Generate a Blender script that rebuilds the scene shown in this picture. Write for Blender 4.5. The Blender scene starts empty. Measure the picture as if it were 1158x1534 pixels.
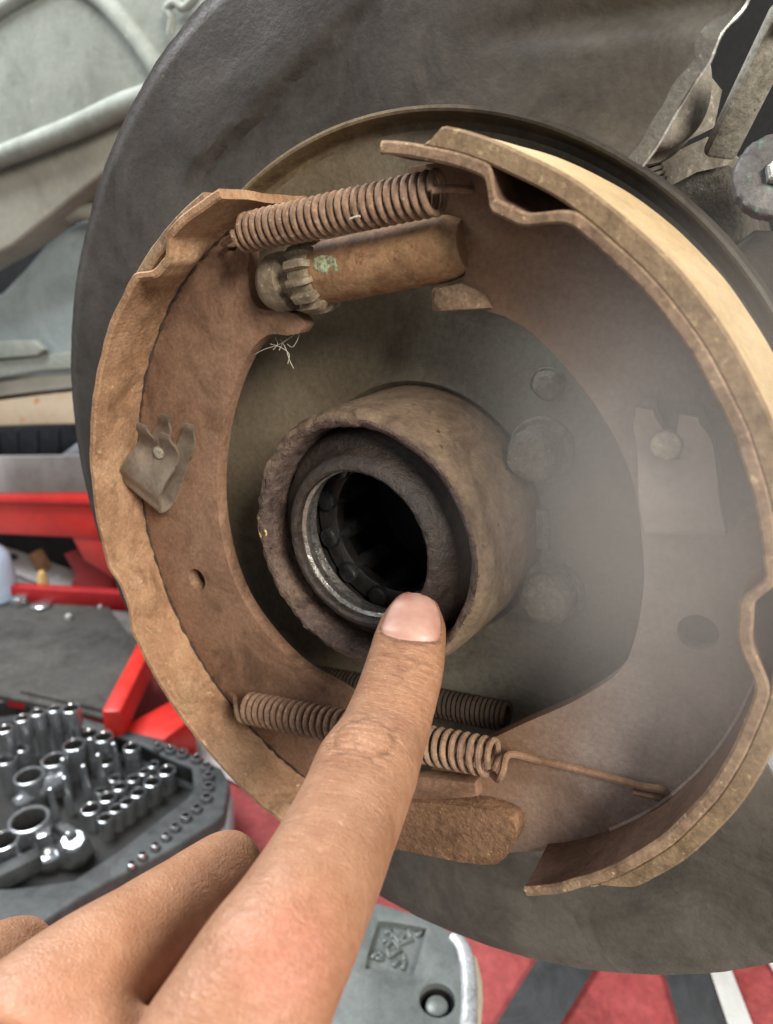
import bpy, bmesh, math, random
import numpy as np
from mathutils import Vector, Matrix, noise

# ------------------------------------------------------------------ frame
# Everything below is laid out in millimetres in the wheel's own frame: x to the right across the
# backing plate, y up, z outward along the axle; the axle sits 400 mm above the workshop floor.
AXLE = 400.0
def W(p): return Vector((p[0] * .001, -p[2] * .001, (p[1] + AXLE) * .001))
def Wd(v): return Vector((v[0], -v[2], v[1]))
sc = bpy.context.scene
COL = sc.collection
rnd = random.Random(7)

# ------------------------------------------------------------------ camera
CR = np.array([[0.846617, 0.0, -0.532203], [-0.183141, 0.938926, -0.291337], [0.499699, 0.344119, 0.794911]])
CP = (99.417, 74.103, 135.237)
cam_d = bpy.data.cameras.new('camera'); cam = bpy.data.objects.new('camera', cam_d); COL.objects.link(cam)
rx, ry, rz = Wd(CR[0]), Wd(CR[1]), Wd(CR[2])
cm = Matrix((rx, ry, rz)).transposed().to_4x4(); cm.translation = W(CP); cam.matrix_world = cm
cam_d.sensor_fit = 'VERTICAL'; cam_d.sensor_height = 36; cam_d.sensor_width = 36
cam_d.lens = 36 * 1100 / 1534
cam_d.clip_start = .005; cam_d.clip_end = 60
cam_d.dof.use_dof = True; cam_d.dof.focus_distance = .188; cam_d.dof.aperture_fstop = 17.0
sc.camera = cam

# ------------------------------------------------------------------ light
world = bpy.data.worlds.new('World'); sc.world = world; world.use_nodes = True
bg = world.node_tree.nodes['Background']; bg.inputs[0].default_value = (.93, .96, 1.0, 1); bg.inputs[1].default_value = .27
def area(name, pos, target, size, power, col):
    d = bpy.data.lights.new(name, 'AREA'); d.shape = 'DISK'; d.size = size; d.energy = power; d.color = col
    o = bpy.data.objects.new(name, d); COL.objects.link(o); o.location = W(pos)
    o.rotation_euler = (W(target) - W(pos)).to_track_quat('-Z', 'Y').to_euler(); return o
area('upper_right_key', (1080, 720, 610), (0, 0, -20), .5, 27, (1, .93, .83))  # soft key lamp from the upper right
area('background_fill', (-900, 950, -90), (-420, -150, -300), .8, 26, (.95, .98, 1))  # added fill lamp behind the plate, lights only the background
vs = sc.view_settings; vs.view_transform = 'Standard'; vs.look = 'None'; vs.exposure = .36; vs.gamma = 1; vs.use_curve_mapping = False

# ------------------------------------------------------------------ materials
def newmat(name):
    m = bpy.data.materials.new(name); m.use_nodes = True
    nt = m.node_tree; return m, nt, nt.nodes['Principled BSDF']
def nd(nt, t, **kw):
    n = nt.nodes.new(t)
    for k, v in kw.items():
        if k.startswith('i_'): n.inputs[k[2:]].default_value = v
        else: setattr(n, k, v)
    return n
def ramp(nt, fac, stops):
    r = nt.nodes.new('ShaderNodeValToRGB'); e = r.color_ramp.elements
    while len(e) < len(stops): e.new(.5)
    for x, (p, c) in zip(e, stops): x.position = p; x.color = (*c, 1)
    nt.links.new(fac, r.inputs[0]); return r.outputs[0]
def noise_tex(nt, co, scale, detail=6, rough=.6, dist=0.0):
    n = nd(nt, 'ShaderNodeTexNoise'); n.inputs['Scale'].default_value = scale; n.inputs['Detail'].default_value = detail
    n.inputs['Roughness'].default_value = rough; n.inputs['Distortion'].default_value = dist
    nt.links.new(co, n.inputs['Vector']); return n.outputs[0]
def mixc(nt, fac, a, b, mode='MIX'):
    m = nd(nt, 'ShaderNodeMix', data_type='RGBA', blend_type=mode)
    if isinstance(fac, float): m.inputs[0].default_value = fac
    else: nt.links.new(fac, m.inputs[0])
    for s, v in ((m.inputs[6], a), (m.inputs[7], b)):
        if isinstance(v, tuple): s.default_value = (*v, 1)
        else: nt.links.new(v, s)
    return m.outputs[2]
def grimy(name, c1, c2, c3, speck=None, scale=45, rough=.85, bump=.35, metal=0.0, fine=900, speck_amt=.62, bdist=.0004, stretch=None, spec=.3, grain=.3, stain=.38, blend=None):
    """dirty metal: large patches of c1/c2/c3, small specks and pitting in the relief"""
    m, nt, b = newmat(name); L = nt.links
    tc = nd(nt, 'ShaderNodeTexCoord'); co = tc.outputs['Object']
    if stretch:
        mp = nd(nt, 'ShaderNodeMapping'); mp.inputs['Scale'].default_value = stretch; L.new(co, mp.inputs[0]); co = mp.outputs[0]
    big = noise_tex(nt, co, scale, 7, .62, .3)
    col = ramp(nt, big, [(.32, c1), (.5, c2), (.68, c3)])
    if blend:      # a second colour taking over along x (metres in the object's own frame)
        d1, d2, d3, x0, x1 = blend
        sx = nd(nt, 'ShaderNodeSeparateXYZ'); L.new(co, sx.inputs[0])
        wob = nd(nt, 'ShaderNodeMath', operation='MULTIPLY_ADD'); L.new(big, wob.inputs[0]); wob.inputs[1].default_value = (x1 - x0) * 1.2; L.new(sx.outputs[0], wob.inputs[2])
        mr = nd(nt, 'ShaderNodeMapRange', interpolation_type='SMOOTHSTEP'); L.new(wob.outputs[0], mr.inputs[0]); mr.inputs[1].default_value = x0 + (x1 - x0) * .6; mr.inputs[2].default_value = x1 + (x1 - x0) * .6
        col = mixc(nt, mr.outputs[0], col, ramp(nt, big, [(.32, d1), (.5, d2), (.68, d3)]))
    mid = noise_tex(nt, co, scale * 6, 5, .7)
    col = mixc(nt, .3 if not blend else .12, col, ramp(nt, mid, [(.35, c1), (.65, c3)]))
    if speck:
        sp = noise_tex(nt, co, scale * 11, 3, .6)
        col = mixc(nt, ramp(nt, sp, [(speck_amt, (0, 0, 0)), (speck_amt + .08, (1, 1, 1))]), col, speck)
    # grain and old stains with shapes of their own
    gr = noise_tex(nt, co, fine * .8, 4, .75)
    col = mixc(nt, 1.0, col, ramp(nt, gr, [(.28, (1 - grain,) * 3), (.72, (1 + grain * .6,) * 3)]), 'MULTIPLY')
    stn = noise_tex(nt, co, scale * 1.7, 8, .68, 1.2)
    col = mixc(nt, 1.0, col, ramp(nt, stn, [(.36, (1 - stain, 1 - stain * 1.05, 1 - stain * 1.1)), (.52, (1, 1, 1))]), 'MULTIPLY')
    L.new(col, b.inputs['Base Color'])
    fn = noise_tex(nt, co, fine, 6, .7)
    add = nd(nt, 'ShaderNodeMath', operation='ADD'); L.new(fn, add.inputs[0])
    mm = nd(nt, 'ShaderNodeMath', operation='MULTIPLY'); L.new(mid, mm.inputs[0]); mm.inputs[1].default_value = 1.6; L.new(mm.outputs[0], add.inputs[1])
    bp = nd(nt, 'ShaderNodeBump'); bp.inputs['Strength'].default_value = bump; bp.inputs['Distance'].default_value = bdist
    L.new(add.outputs[0], bp.inputs['Height']); L.new(bp.outputs[0], b.inputs['Normal'])
    rr = nd(nt, 'ShaderNodeMapRange'); rr.inputs[3].default_value = rough - .15; rr.inputs[4].default_value = min(1, rough + .12)
    L.new(mid, rr.inputs[0]); L.new(rr.outputs[0], b.inputs['Roughness'])
    b.inputs['Metallic'].default_value = metal; b.inputs['Specular IOR Level'].default_value = spec
    return m
MT = {}
MT['shoe_rust'] = grimy('orange_rust', (.25, .13, .066), (.40, .23, .13), (.55, .355, .215), (.68, .49, .32), 34, .9, .85, fine=1100, speck_amt=.665)
MT['web_rust'] = grimy('brown_rust', (.19, .105, .065), (.255, .145, .09), (.33, .20, .13), (.44, .28, .18), 30, .88, .4, speck_amt=.68)
MT['web_glare'] = grimy('glare_mauve_rust', (.20, .115, .07), (.28, .165, .10), (.35, .215, .14), (.40, .23, .14), 20, .9, .35, speck_amt=.71, stain=.25, blend=((.25, .205, .18), (.33, .28, .255), (.42, .37, .345), -.062, -.02))  # brown rust, with milky glare painted in as pale grey towards the right
MT['edge_rust'] = grimy('edge_rust', (.20, .125, .08), (.30, .20, .13), (.42, .295, .19), (.62, .46, .29), 60, .9, .5)
MT['lining'] = grimy('ochre_lining', (.46, .32, .165), (.58, .43, .24), (.68, .53, .32), (.34, .22, .11), 24, .95, .4, speck_amt=.71, stain=.2, grain=.2)
MT['table_inner'] = grimy('dark_brown_table', (.085, .048, .032), (.13, .075, .05), (.18, .11, .075), (.24, .15, .1), 40, .9, .5, speck_amt=.68)
MT['worn'] = grimy('scuffed_paint', (.10, .095, .082), (.14, .134, .116), (.19, .18, .157), (.36, .34, .29), 45, .6, .5, speck_amt=.63, grain=.3, stain=.4, bdist=.0007)
MT['lining_edge'] = grimy('brown_lining_edge', (.20, .13, .075), (.29, .20, .12), (.38, .275, .17), (.5, .38, .22), 50, .95, .6)
MT['shield'] = grimy('shield_paint', (.050, .045, .042), (.068, .061, .056), (.094, .084, .076), (.16, .148, .13), 18, .52, .4, speck_amt=.715, fine=520, grain=.2, stain=.34, bdist=.0005, blend=((.082, .074, .063), (.118, .107, .091), (.17, .158, .135), -.02, .05))
MT['pan_edge'] = grimy('tan_dust_rim', (.15, .105, .06), (.21, .155, .09), (.27, .2, .12), None, 35, .85, .3)
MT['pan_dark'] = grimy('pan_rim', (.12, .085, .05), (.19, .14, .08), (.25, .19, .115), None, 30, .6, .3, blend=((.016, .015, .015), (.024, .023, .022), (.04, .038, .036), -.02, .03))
MT['plate'] = grimy('dusty_backing_plate', (.115, .088, .056), (.165, .13, .085), (.215, .172, .115), (.27, .235, .18), 16, .85, .35, speck_amt=.72, fine=700, stain=.3, blend=((.15, .145, .12), (.20, .20, .172), (.26, .26, .23), -.03, .05))  # real dust; the greyer right side also has the glare painted in
MT['hub'] = grimy('rusty_tube', (.105, .068, .047), (.19, .132, .09), (.315, .238, .155), (.085, .05, .034), 26, .8, .7, speck_amt=.66, stain=.5, bdist=.0006)
MT['hub_rim'] = grimy('crusted_rim', (.085, .06, .054), (.15, .105, .09), (.24, .165, .12), (.045, .03, .026), 60, .8, 1.0, bdist=.0011, stain=.5)
MT['seal'] = grimy('greasy_seal', (.02, .014, .012), (.034, .024, .019), (.06, .043, .034), (.15, .125, .11), 70, .5, .9, speck_amt=.7, spec=.5)
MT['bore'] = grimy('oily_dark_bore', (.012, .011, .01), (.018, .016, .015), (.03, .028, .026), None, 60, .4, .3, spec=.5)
MT['roller'] = grimy('oily_roller', (.035, .035, .035), (.06, .06, .06), (.10, .10, .097), None, 60, .22, .1, metal=.6, spec=.6)
MT['thread'] = grimy('oiled_thread', (.2, .19, .185), (.36, .345, .33), (.56, .53, .48), (.10, .06, .03), 60, .3, .4, metal=.85)
MT['spring'] = grimy('spring_rust', (.18, .105, .066), (.26, .16, .105), (.36, .235, .16), (.46, .34, .24), 60, .8, .35)
MT['dark_rust'] = grimy('dark_oily_rust', (.035, .024, .018), (.055, .038, .028), (.08, .056, .042), None, 60, .8, .3)
MT['adjuster'] = grimy('adjuster_rust', (.19, .09, .045), (.29, .155, .078), (.39, .245, .13), (.26, .10, .05), 55, .75, .45, speck_amt=.6)
MT['star'] = grimy('grimy_star_wheel', (.17, .13, .09), (.26, .205, .14), (.36, .30, .21), (.5, .42, .3), 70, .6, .5, metal=.25)
MT['clip'] = grimy('spring_steel_clip', (.21, .165, .125), (.28, .225, .175), (.36, .295, .23), (.46, .38, .29), 40, .5, .2, metal=.3, speck_amt=.7, grain=.2, stain=.3)
MT['clip_glare'] = grimy('glare_paled_clip', (.25, .21, .19), (.31, .265, .24), (.37, .32, .295), None, 30, .8, .25, grain=.16, stain=.16)  # paled to go with the glare painted on the right web
MT['pin'] = grimy('worn_pin', (.36, .31, .23), (.5, .45, .36), (.66, .61, .5), (.22, .16, .1), 200, .5, .5, metal=.45)
MT['bolt'] = grimy('dusty_bolt', (.17, .155, .125), (.23, .21, .18), (.30, .285, .25), (.32, .3, .26), 60, .9, .8, bdist=.0008)
MT['lever'] = grimy('crusty_lever', (.16, .083, .046), (.24, .132, .074), (.33, .195, .115), (.44, .28, .17), 60, .95, .7, bdist=.0008)
MT['chrome'] = grimy('chrome_socket', (.42, .44, .46), (.54, .56, .58), (.66, .68, .70), (.16, .155, .15), 60, .2, .12, metal=.88, speck_amt=.72, grain=.08, stain=.12)
MT['socket_dark'] = grimy('socket_hollow', (.02, .02, .02), (.03, .03, .03), (.05, .05, .05), None, 60, .7, .1)
MT['case'] = grimy('case_plastic', (.055, .06, .062), (.075, .08, .082), (.10, .105, .107), (.16, .16, .155), 20, .5, .2, speck_amt=.7)
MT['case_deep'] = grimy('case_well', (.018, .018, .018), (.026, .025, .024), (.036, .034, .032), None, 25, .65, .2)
MT['case_pale'] = grimy('case_shell', (.34, .37, .41), (.42, .45, .49), (.5, .53, .57), (.2, .2, .2), 15, .45, .1, speck_amt=.72, grain=.08, stain=.12)
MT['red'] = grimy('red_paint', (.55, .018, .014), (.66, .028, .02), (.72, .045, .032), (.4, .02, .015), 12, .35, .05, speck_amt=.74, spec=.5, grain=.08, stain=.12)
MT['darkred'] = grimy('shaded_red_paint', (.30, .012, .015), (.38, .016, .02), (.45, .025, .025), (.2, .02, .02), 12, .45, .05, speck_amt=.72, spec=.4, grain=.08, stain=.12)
MT['mat'] = grimy('rubber_mat', (.055, .053, .05), (.075, .073, .068), (.098, .095, .088), (.16, .155, .14), 14, .85, .4, speck_amt=.72, fine=300)
MT['panel'] = grimy('dusty_alloy', (.23, .25, .22), (.29, .31, .275), (.36, .375, .335), (.44, .45, .41), 14, .7, .3, speck_amt=.66, fine=350, bdist=.001, grain=.16, stain=.16)
MT['panel_tan'] = grimy('dusty_alloy_tan', (.26, .25, .205), (.32, .305, .25), (.38, .365, .31), (.44, .43, .38), 10, .7, .2, speck_amt=.7, fine=350, grain=.16, stain=.16)
MT['panel_blue'] = grimy('pale_blue_grey_sheet', (.27, .32, .325), (.34, .39, .395), (.41, .455, .455), (.56, .58, .57), 10, .6, .15, speck_amt=.68, fine=300, grain=.16, stain=.16)
MT['plank'] = grimy('pale_board', (.36, .34, .29), (.44, .42, .36), (.52, .50, .44), (.55, .34, .18), 7, .8, .1, speck_amt=.68, grain=.16, stain=.16)
MT['plank_tan'] = grimy('tan_board', (.50, .36, .22), (.58, .46, .33), (.64, .56, .45), (.55, .28, .12), 5, .8, .1, speck_amt=.62, grain=.16, stain=.16)
MT['tyre'] = grimy('black_rubber', (.012, .014, .017), (.022, .025, .03), (.035, .038, .045), (.1, .11, .13), 16, .6, .2, speck_amt=.7)
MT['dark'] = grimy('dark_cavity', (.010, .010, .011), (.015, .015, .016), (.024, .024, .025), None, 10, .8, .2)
MT['floor'] = grimy('red_floor_paint', (.22, .035, .038), (.30, .052, .052), (.37, .085, .08), (.45, .33, .3), 7, .55, .15, speck_amt=.74, fine=200)
MT['floor_black'] = grimy('black_floor_stripe', (.03, .032, .034), (.045, .047, .05), (.06, .062, .065), (.13, .13, .13), 12, .6, .15, speck_amt=.72)
MT['floor_white'] = grimy('white_floor_stripe', (.42, .42, .40), (.52, .52, .50), (.6, .6, .58), (.3, .28, .26), 12, .6, .1, speck_amt=.7, grain=.08, stain=.12)
MT['concrete'] = grimy('pale_concrete', (.34, .32, .31), (.43, .41, .40), (.52, .50, .49), (.25, .22, .2), 6, .5, .15, speck_amt=.7, fine=200, grain=.16, stain=.16)
MT['concrete_dark'] = grimy('grey_concrete', (.16, .155, .15), (.22, .215, .205), (.28, .27, .26), (.1, .1, .1), 6, .8, .15, speck_amt=.7, fine=200)
MT['grey_metal'] = grimy('cast_grey_jack', (.13, .15, .145), (.18, .20, .195), (.24, .26, .25), (.09, .1, .1), 18, .42, .2, metal=.35, speck_amt=.7, grain=.16, stain=.16)
MT['grey_edge'] = grimy('worn_bright_edge', (.45, .48, .5), (.58, .61, .64), (.7, .73, .75), (.25, .27, .28), 60, .4, .3, metal=.5)
MT['label'] = grimy('pale_yellow_label', (.55, .60, .42), (.66, .70, .52), (.74, .77, .6), (.35, .4, .28), 40, .6, .1, speck_amt=.64, grain=.08, stain=.12)
MT['cast'] = grimy('rough_cast_iron', (.085, .078, .066), (.13, .12, .102), (.19, .175, .15), (.36, .34, .3), 70, .85, 1.0, speck_amt=.66, bdist=.0012)
MT['cast_light'] = grimy('dusty_bushing', (.20, .18, .145), (.28, .25, .205), (.36, .33, .275), (.46, .43, .37), 40, .7, .5, stretch=(1, 1, 1))
MT['rod'] = grimy('scratched_rod', (.22, .205, .165), (.31, .29, .235), (.42, .395, .33), (.1, .09, .07), 60, .7, .4, stain=.4)
MT['washer'] = grimy('steel_washer', (.12, .115, .113), (.17, .163, .16), (.23, .22, .215), (.14, .28, .22), 45, .55, .4, metal=.3, speck_amt=.63)
MT['bolt_bright'] = grimy('bright_bolt', (.5, .5, .48), (.62, .62, .6), (.72, .72, .7), (.4, .38, .35), 120, .4, .3, metal=.5)
MT['cup'] = grimy('pale_blue_plastic', (.42, .55, .72), (.50, .63, .80), (.58, .7, .86), None, 10, .4, .02, grain=.08, stain=.12)
MT['web_silk'] = grimy('dusty_cobweb', (.5, .45, .36), (.62, .56, .46), (.7, .65, .55), None, 300, .8, .1)
MT['straw'] = grimy('golden_fibre', (.62, .42, .12), (.74, .55, .22), (.8, .64, .32), None, 300, .6, .1)
MT['green'] = grimy('green_paint_mark', (.27, .34, .20), (.36, .45, .29), (.46, .55, .38), (.29, .17, .085), 110, .7, .5, speck_amt=.5)

# ------------------------------------------------------------------ builders
def link(name, me, mat, parent, origin):
    o = bpy.data.objects.new(name, me); COL.objects.link(o)
    if mat is not None and not me.materials: me.materials.append(MT[mat])
    if parent is not None: o.parent = parent
    else: o.location = origin
    return o
def abs_loc(o):
    v = Vector(o.location)
    while o.parent: o = o.parent; v += o.location
    return v
def obj(name, V, F, mat, parent=None, smooth=True, bev=0, seg=2, sharp=32, origin=None):
    """one mesh object from vertices in wheel-frame millimetres"""
    bm = bmesh.new(); vs_ = [bm.verts.new(v) for v in V]
    for f in F:
        try: bm.faces.new([vs_[i] for i in f])
        except ValueError: pass
    return obj_bm(name, bm, mat, parent, smooth, bev, seg, sharp, origin)
def obj_bm(name, bm, mat, parent=None, smooth=True, bev=0, seg=2, sharp=32, origin=None):
    bmesh.ops.recalc_face_normals(bm, faces=bm.faces[:])
    if bev:
        ed = [e for e in bm.edges if len(e.link_faces) == 2 and e.calc_face_angle(0) > math.radians(sharp)]
        bmesh.ops.bevel(bm, geom=ed, offset=bev, segments=seg, profile=.5, affect='EDGES', clamp_overlap=True)
    pts = [W(v.co) for v in bm.verts]
    if parent is not None: org = abs_loc(parent)
    elif origin is not None: org = W(origin)
    else:
        org = Vector(((min(p.x for p in pts) + max(p.x for p in pts)) / 2, (min(p.y for p in pts) + max(p.y for p in pts)) / 2, min(p.z for p in pts)))
    for v, p in zip(bm.verts, pts): v.co = p - org
    bmesh.ops.recalc_face_normals(bm, faces=bm.faces[:])
    for f in bm.faces: f.smooth = smooth
    if smooth:
        for e in bm.edges:
            if len(e.link_faces) == 2 and e.calc_face_angle(0) > math.radians(40): e.smooth = False
    me = bpy.data.meshes.new(name); bm.to_mesh(me); bm.free()
    return link(name, me, mat, parent, org)
def thing(name, label, cat, pos, group=None):
    o = bpy.data.objects.new(name, None); COL.objects.link(o); o.location = W(pos); o.empty_display_size = .01
    return tag(o, label, cat, group)
def tag(o, label, cat, group=None):
    o['label'] = label; o['category'] = cat
    if group: o['group'] = group
    return o
def struct(o): o['kind'] = 'structure'; return o
def label(o, t): o['label'] = t; return o

def smooth_path(pts, k=8, closed=False):
    """Catmull-Rom through the points"""
    P_ = [Vector(p) for p in pts]; n = len(P_); out = []
    rng = range(n) if closed else range(n - 1)
    for i in rng:
        if closed: a, b, c, d = P_[i - 1], P_[i], P_[(i + 1) % n], P_[(i + 2) % n]
        else: a, b, c, d = P_[max(i - 1, 0)], P_[i], P_[i + 1], P_[min(i + 2, n - 1)]
        for j in range(k):
            t = j / k
            out.append(.5 * ((2 * b) + (c - a) * t + (2 * a - 5 * b + 4 * c - d) * t * t + (3 * b - a - 3 * c + d) * t ** 3))
    if not closed: out.append(P_[-1])
    return out
def tube(name, pts, rad, mat, parent=None, n=10, caps=True, origin=None, flat=None):
    V, F = [], []
    P_ = [Vector(p) for p in pts]; m = len(P_)
    rads = rad if isinstance(rad, (list, tuple)) else [rad] * m
    T = [(P_[min(i + 1, m - 1)] - P_[max(i - 1, 0)]).normalized() for i in range(m)]
    u = T[0].orthogonal().normalized()
    for i in range(m):
        u = (u - T[i] * u.dot(T[i])).normalized(); v = T[i].cross(u)
        for j in range(n):
            a = 2 * math.pi * j / n; V.append(P_[i] + (u * math.cos(a) + v * math.sin(a)) * rads[i])
    for i in range(m - 1):
        for j in range(n): F.append((i * n + j, i * n + (j + 1) % n, (i + 1) * n + (j + 1) % n, (i + 1) * n + j))
    if caps: F += [tuple(range(n))[::-1], tuple(range((m - 1) * n, m * n))]
    return obj(name, V, F, mat, parent, origin=origin)
def lathe(name, prof, mat, parent=None, c=(0, 0, 0), axis=(0, 0, 1), n=64, closed=False, jitter=None, origin=None, start=None):
    """profile of (radius, height) turned about an axis through c"""
    A = Vector(axis).normalized(); U = (Vector(start) if start else A.orthogonal()).normalized(); U = (U - A * U.dot(A)).normalized(); B = A.cross(U)
    V, F = [], []; m = len(prof)
    for j in range(n):
        t = 2 * math.pi * j / n; d = U * math.cos(t) + B * math.sin(t)
        for i, (r, h) in enumerate(prof):
            if jitter: dr, dh = jitter(r, h, t); r, h = r + dr, h + dh
            V.append(Vector(c) + d * r + A * h)
    for j in range(n):
        for i in range(m if closed else m - 1):
            k = (i + 1) % m; j2 = (j + 1) % n
            F.append((j * m + i, j * m + k, j2 * m + k, j2 * m + i))
    if not closed:
        if prof[0][0] > .01: pass
    bm = bmesh.new(); vs_ = [bm.verts.new(v) for v in V]
    for f in F:
        try: bm.faces.new([vs_[i] for i in f])
        except ValueError: pass
    bmesh.ops.remove_doubles(bm, verts=bm.verts[:], dist=.004)
    return obj_bm(name, bm, mat, parent, origin=origin)
def slab(name, outline, z0, z1, mat, parent=None, holes=(), bev=.35, to3=None, origin=None, wobble=0.0, seg=2):
    """a plate cut to an outline (with holes) from z0 to z1; to3 maps (x, y, z) to the wheel frame"""
    bm = bmesh.new(); allE = []
    for lp in [outline] + list(holes):
        vs_ = [bm.verts.new((p[0] + rnd.uniform(-wobble, wobble), p[1] + rnd.uniform(-wobble, wobble), z1)) for p in lp]
        allE += [bm.edges.new((vs_[i], vs_[(i + 1) % len(vs_)])) for i in range(len(vs_))]
    bmesh.ops.triangle_fill(bm, use_beauty=True, use_dissolve=False, edges=allE, normal=(0, 0, 1))
    r = bmesh.ops.extrude_face_region(bm, geom=bm.faces[:])
    for v in [g for g in r['geom'] if isinstance(g, bmesh.types.BMVert)]: v.co.z = z0
    bmesh.ops.recalc_face_normals(bm, faces=bm.faces[:])
    if bev:
        ed = [e for e in bm.edges if len(e.link_faces) == 2 and e.calc_face_angle(0) > math.radians(50) and abs(e.verts[0].co.z - e.verts[1].co.z) < 1e-4]
        bmesh.ops.bevel(bm, geom=ed, offset=bev, segments=seg, profile=.5, affect='EDGES', clamp_overlap=True)
    if to3:
        for v in bm.verts: v.co = to3(*v.co)
    return obj_bm(name, bm, mat, parent, origin=origin)
def ring(r, n=24, c=(0, 0)): return [(c[0] + r * math.cos(2 * math.pi * i / n), c[1] + r * math.sin(2 * math.pi * i / n)) for i in range(n)]
def arc(r, a0, a1, n, c=(0, 0)): return [(c[0] + r * math.cos(math.radians(a0 + (a1 - a0) * i / n)), c[1] + r * math.sin(math.radians(a0 + (a1 - a0) * i / n))) for i in range(n + 1)]
def box(name, c, ax, half, mat, parent=None, bev=.6, origin=None):
    """oriented box: centre, two axis directions, half sizes along them and their normal"""
    a = Vector(ax[0]).normalized(); b = Vector(ax[1]); b = (b - a * b.dot(a)).normalized(); n = a.cross(b); c = Vector(c)
    V = [c + a * half[0] * i + b * half[1] * j + n * half[2] * k for i in (-1, 1) for j in (-1, 1) for k in (-1, 1)]
    F = [(0, 1, 3, 2), (4, 6, 7, 5), (0, 4, 5, 1), (2, 3, 7, 6), (0, 2, 6, 4), (1, 5, 7, 3)]
    return obj(name, V, F, mat, parent, bev=bev, origin=origin)
def beam(name, p, q, w, h, mat, parent=None, up=(0, 1, 0), bev=1.0, origin=None):
    p, q = Vector(p), Vector(q); a = (q - p); u = Vector(up)
    return box(name, (p + q) / 2, (a, u), (a.length / 2, w / 2, h / 2), mat, parent, bev, origin)
def coil(name, p, q, R_, r, turns, mat, parent, n=8, per=18, extra_a=(), extra_b=(), start=0.0):
    """helical spring between two points, with optional hook wires at the ends"""
    p, q = Vector(p), Vector(q); A = (q - p).normalized(); U = Vector((0, 0, 1)); U = (U - A * U.dot(A)).normalized(); B = A.cross(U)
    pts = [Vector(e) for e in extra_a]
    N = int(turns * per)
    for i in range(N + 1):
        t = start + 2 * math.pi * i / per
        pts.append(p + (q - p) * (i / N) + (U * math.cos(t) + B * math.sin(t)) * R_ * (1 + .012 * math.sin(i * .31)))
    pts += [Vector(e) for e in extra_b]
    return tube(name, pts, r, mat, parent, n=n)
def sm(x, a, b):
    t = max(0, min(1, (x - a) / (b - a))); return t * t * (3 - 2 * t)

# ------------------------------------------------------------------ floor and room
FLOOR = -AXLE
fl = struct(obj('floor', [(-6000, FLOOR, 6000), (6000, FLOOR, 6000), (6000, FLOOR, -6000), (-6000, FLOOR, -6000)], [(0, 1, 2, 3)], 'concrete_dark', origin=(0, FLOOR, 0)))
def stripe(name, pts, mat, lift):
    V = [(p[0], FLOOR + lift, p[2]) for p in pts]
    return struct(obj(name, V, [tuple(range(len(V)))], mat))
stripe('red_floor_area', [(-560, 0, -560), (420, 0, -560), (420, 0, -60), (-60, 0, 20), (-560, 0, 20)], 'floor', 3)
def ext(a, b, k): return [a[i] + (b[i] - a[i]) * k for i in range(3)]
s1 = [[-8.8, -400.0, -246.9], [28.0, -400.0, -264.0], [20.0, -400.0, -206.7], [-14.7, -400.0, -184.9]]
stripe('floor_stripe', [ext(s1[3], s1[0], 1.8), ext(s1[2], s1[1], 1.8), ext(s1[1], s1[2], 1.8), ext(s1[0], s1[3], 1.8)], 'floor_black', 7)
s2 = [[60.6, -400.0, -284.4], [86.4, -400.0, -300.7], [106.6, -400.0, -261.2], [81.0, -400.0, -245.1]]
stripe('floor_stripe', [ext(s2[3], s2[0], 1.8), ext(s2[2], s2[1], 1.8), ext(s2[1], s2[2], 1.8), ext(s2[0], s2[3], 1.8)], 'floor_black', 7)
s3 = [[87.6, -400.0, -301.4], [99.9, -400.0, -309.2], [120.5, -400.0, -269.9], [107.3, -400.0, -261.6]]
stripe('floor_line', [ext(s3[3], s3[0], 1.8), ext(s3[2], s3[1], 1.8), ext(s3[1], s3[2], 1.8), ext(s3[0], s3[3], 1.8)], 'floor_white', 7)
s4 = [[116.8, -400.0, -332.1], [135.0, -400.0, -343.5], [155.2, -400.0, -291.7], [136.7, -400.0, -303.4]]
stripe('floor_line', [ext(s4[3], s4[0], 1.4), ext(s4[2], s4[1], 1.4), s4[2], s4[3]], 'floor_white', 7)
stripe('concrete_floor_patch', [[-454.5, -400.0, -280.2], [-356.8, -400.0, -296.8], [-257.9, -400.0, -255.9], [-330.7, -400.0, -255.9]], 'concrete', 7)
stripe('concrete_floor', [(-3500, 0, -420), (-720, 0, -420), (-500, 0, -900), (-900, 0, -4500), (-3500, 0, -4500)], 'concrete', 5)
struct(obj('workshop_wall', [(-5500, FLOOR, -3000), (5500, FLOOR, -3000), (5500, 2600, -3000), (-5500, 2600, -3000)], [(0, 1, 2, 3)], 'concrete', origin=(0, FLOOR, -3000)))

# ------------------------------------------------------------------ backing plate
PLATE = -40.0; SHZ = -35.0; RI = 103.7; RO = 150.4
bp_ = thing('backing_plate', 'round dusty tan backing plate behind the two brake shoes', 'backing plate', (0, -104, PLATE))
def pj(r, h, t):
    return (0, .25 * noise.noise((r * .05 * math.cos(t), r * .05 * math.sin(t), 3.1)) - (.5 if 60 < r < 98 else 0) * math.cos(t * 3 + 1) ** 2 * sm(r, 60, 75) * (1 - sm(r, 88, 98)))
lathe('plate_disc', [(36, PLATE - 4), (37.4, PLATE - 1.2), (38.5, PLATE), (45, PLATE), (55, PLATE + .1), (64, PLATE), (70, PLATE - .3), (80, PLATE - .4), (90, PLATE - .2), (97, PLATE), (100, PLATE + .2)], 'plate', bp_, n=180, jitter=pj)
lathe('pan_wall', [(100, PLATE + .2), (101.6, PLATE + .5), (102.4, PLATE + 1.6), (102.8, SHZ - .4), (103.3, SHZ + .5), (103.9, SHZ + .7), (104.6, SHZ + .3), (104.8, SHZ - 1), (104.5, PLATE - 4)], 'pan_dark', bp_, n=200)
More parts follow.
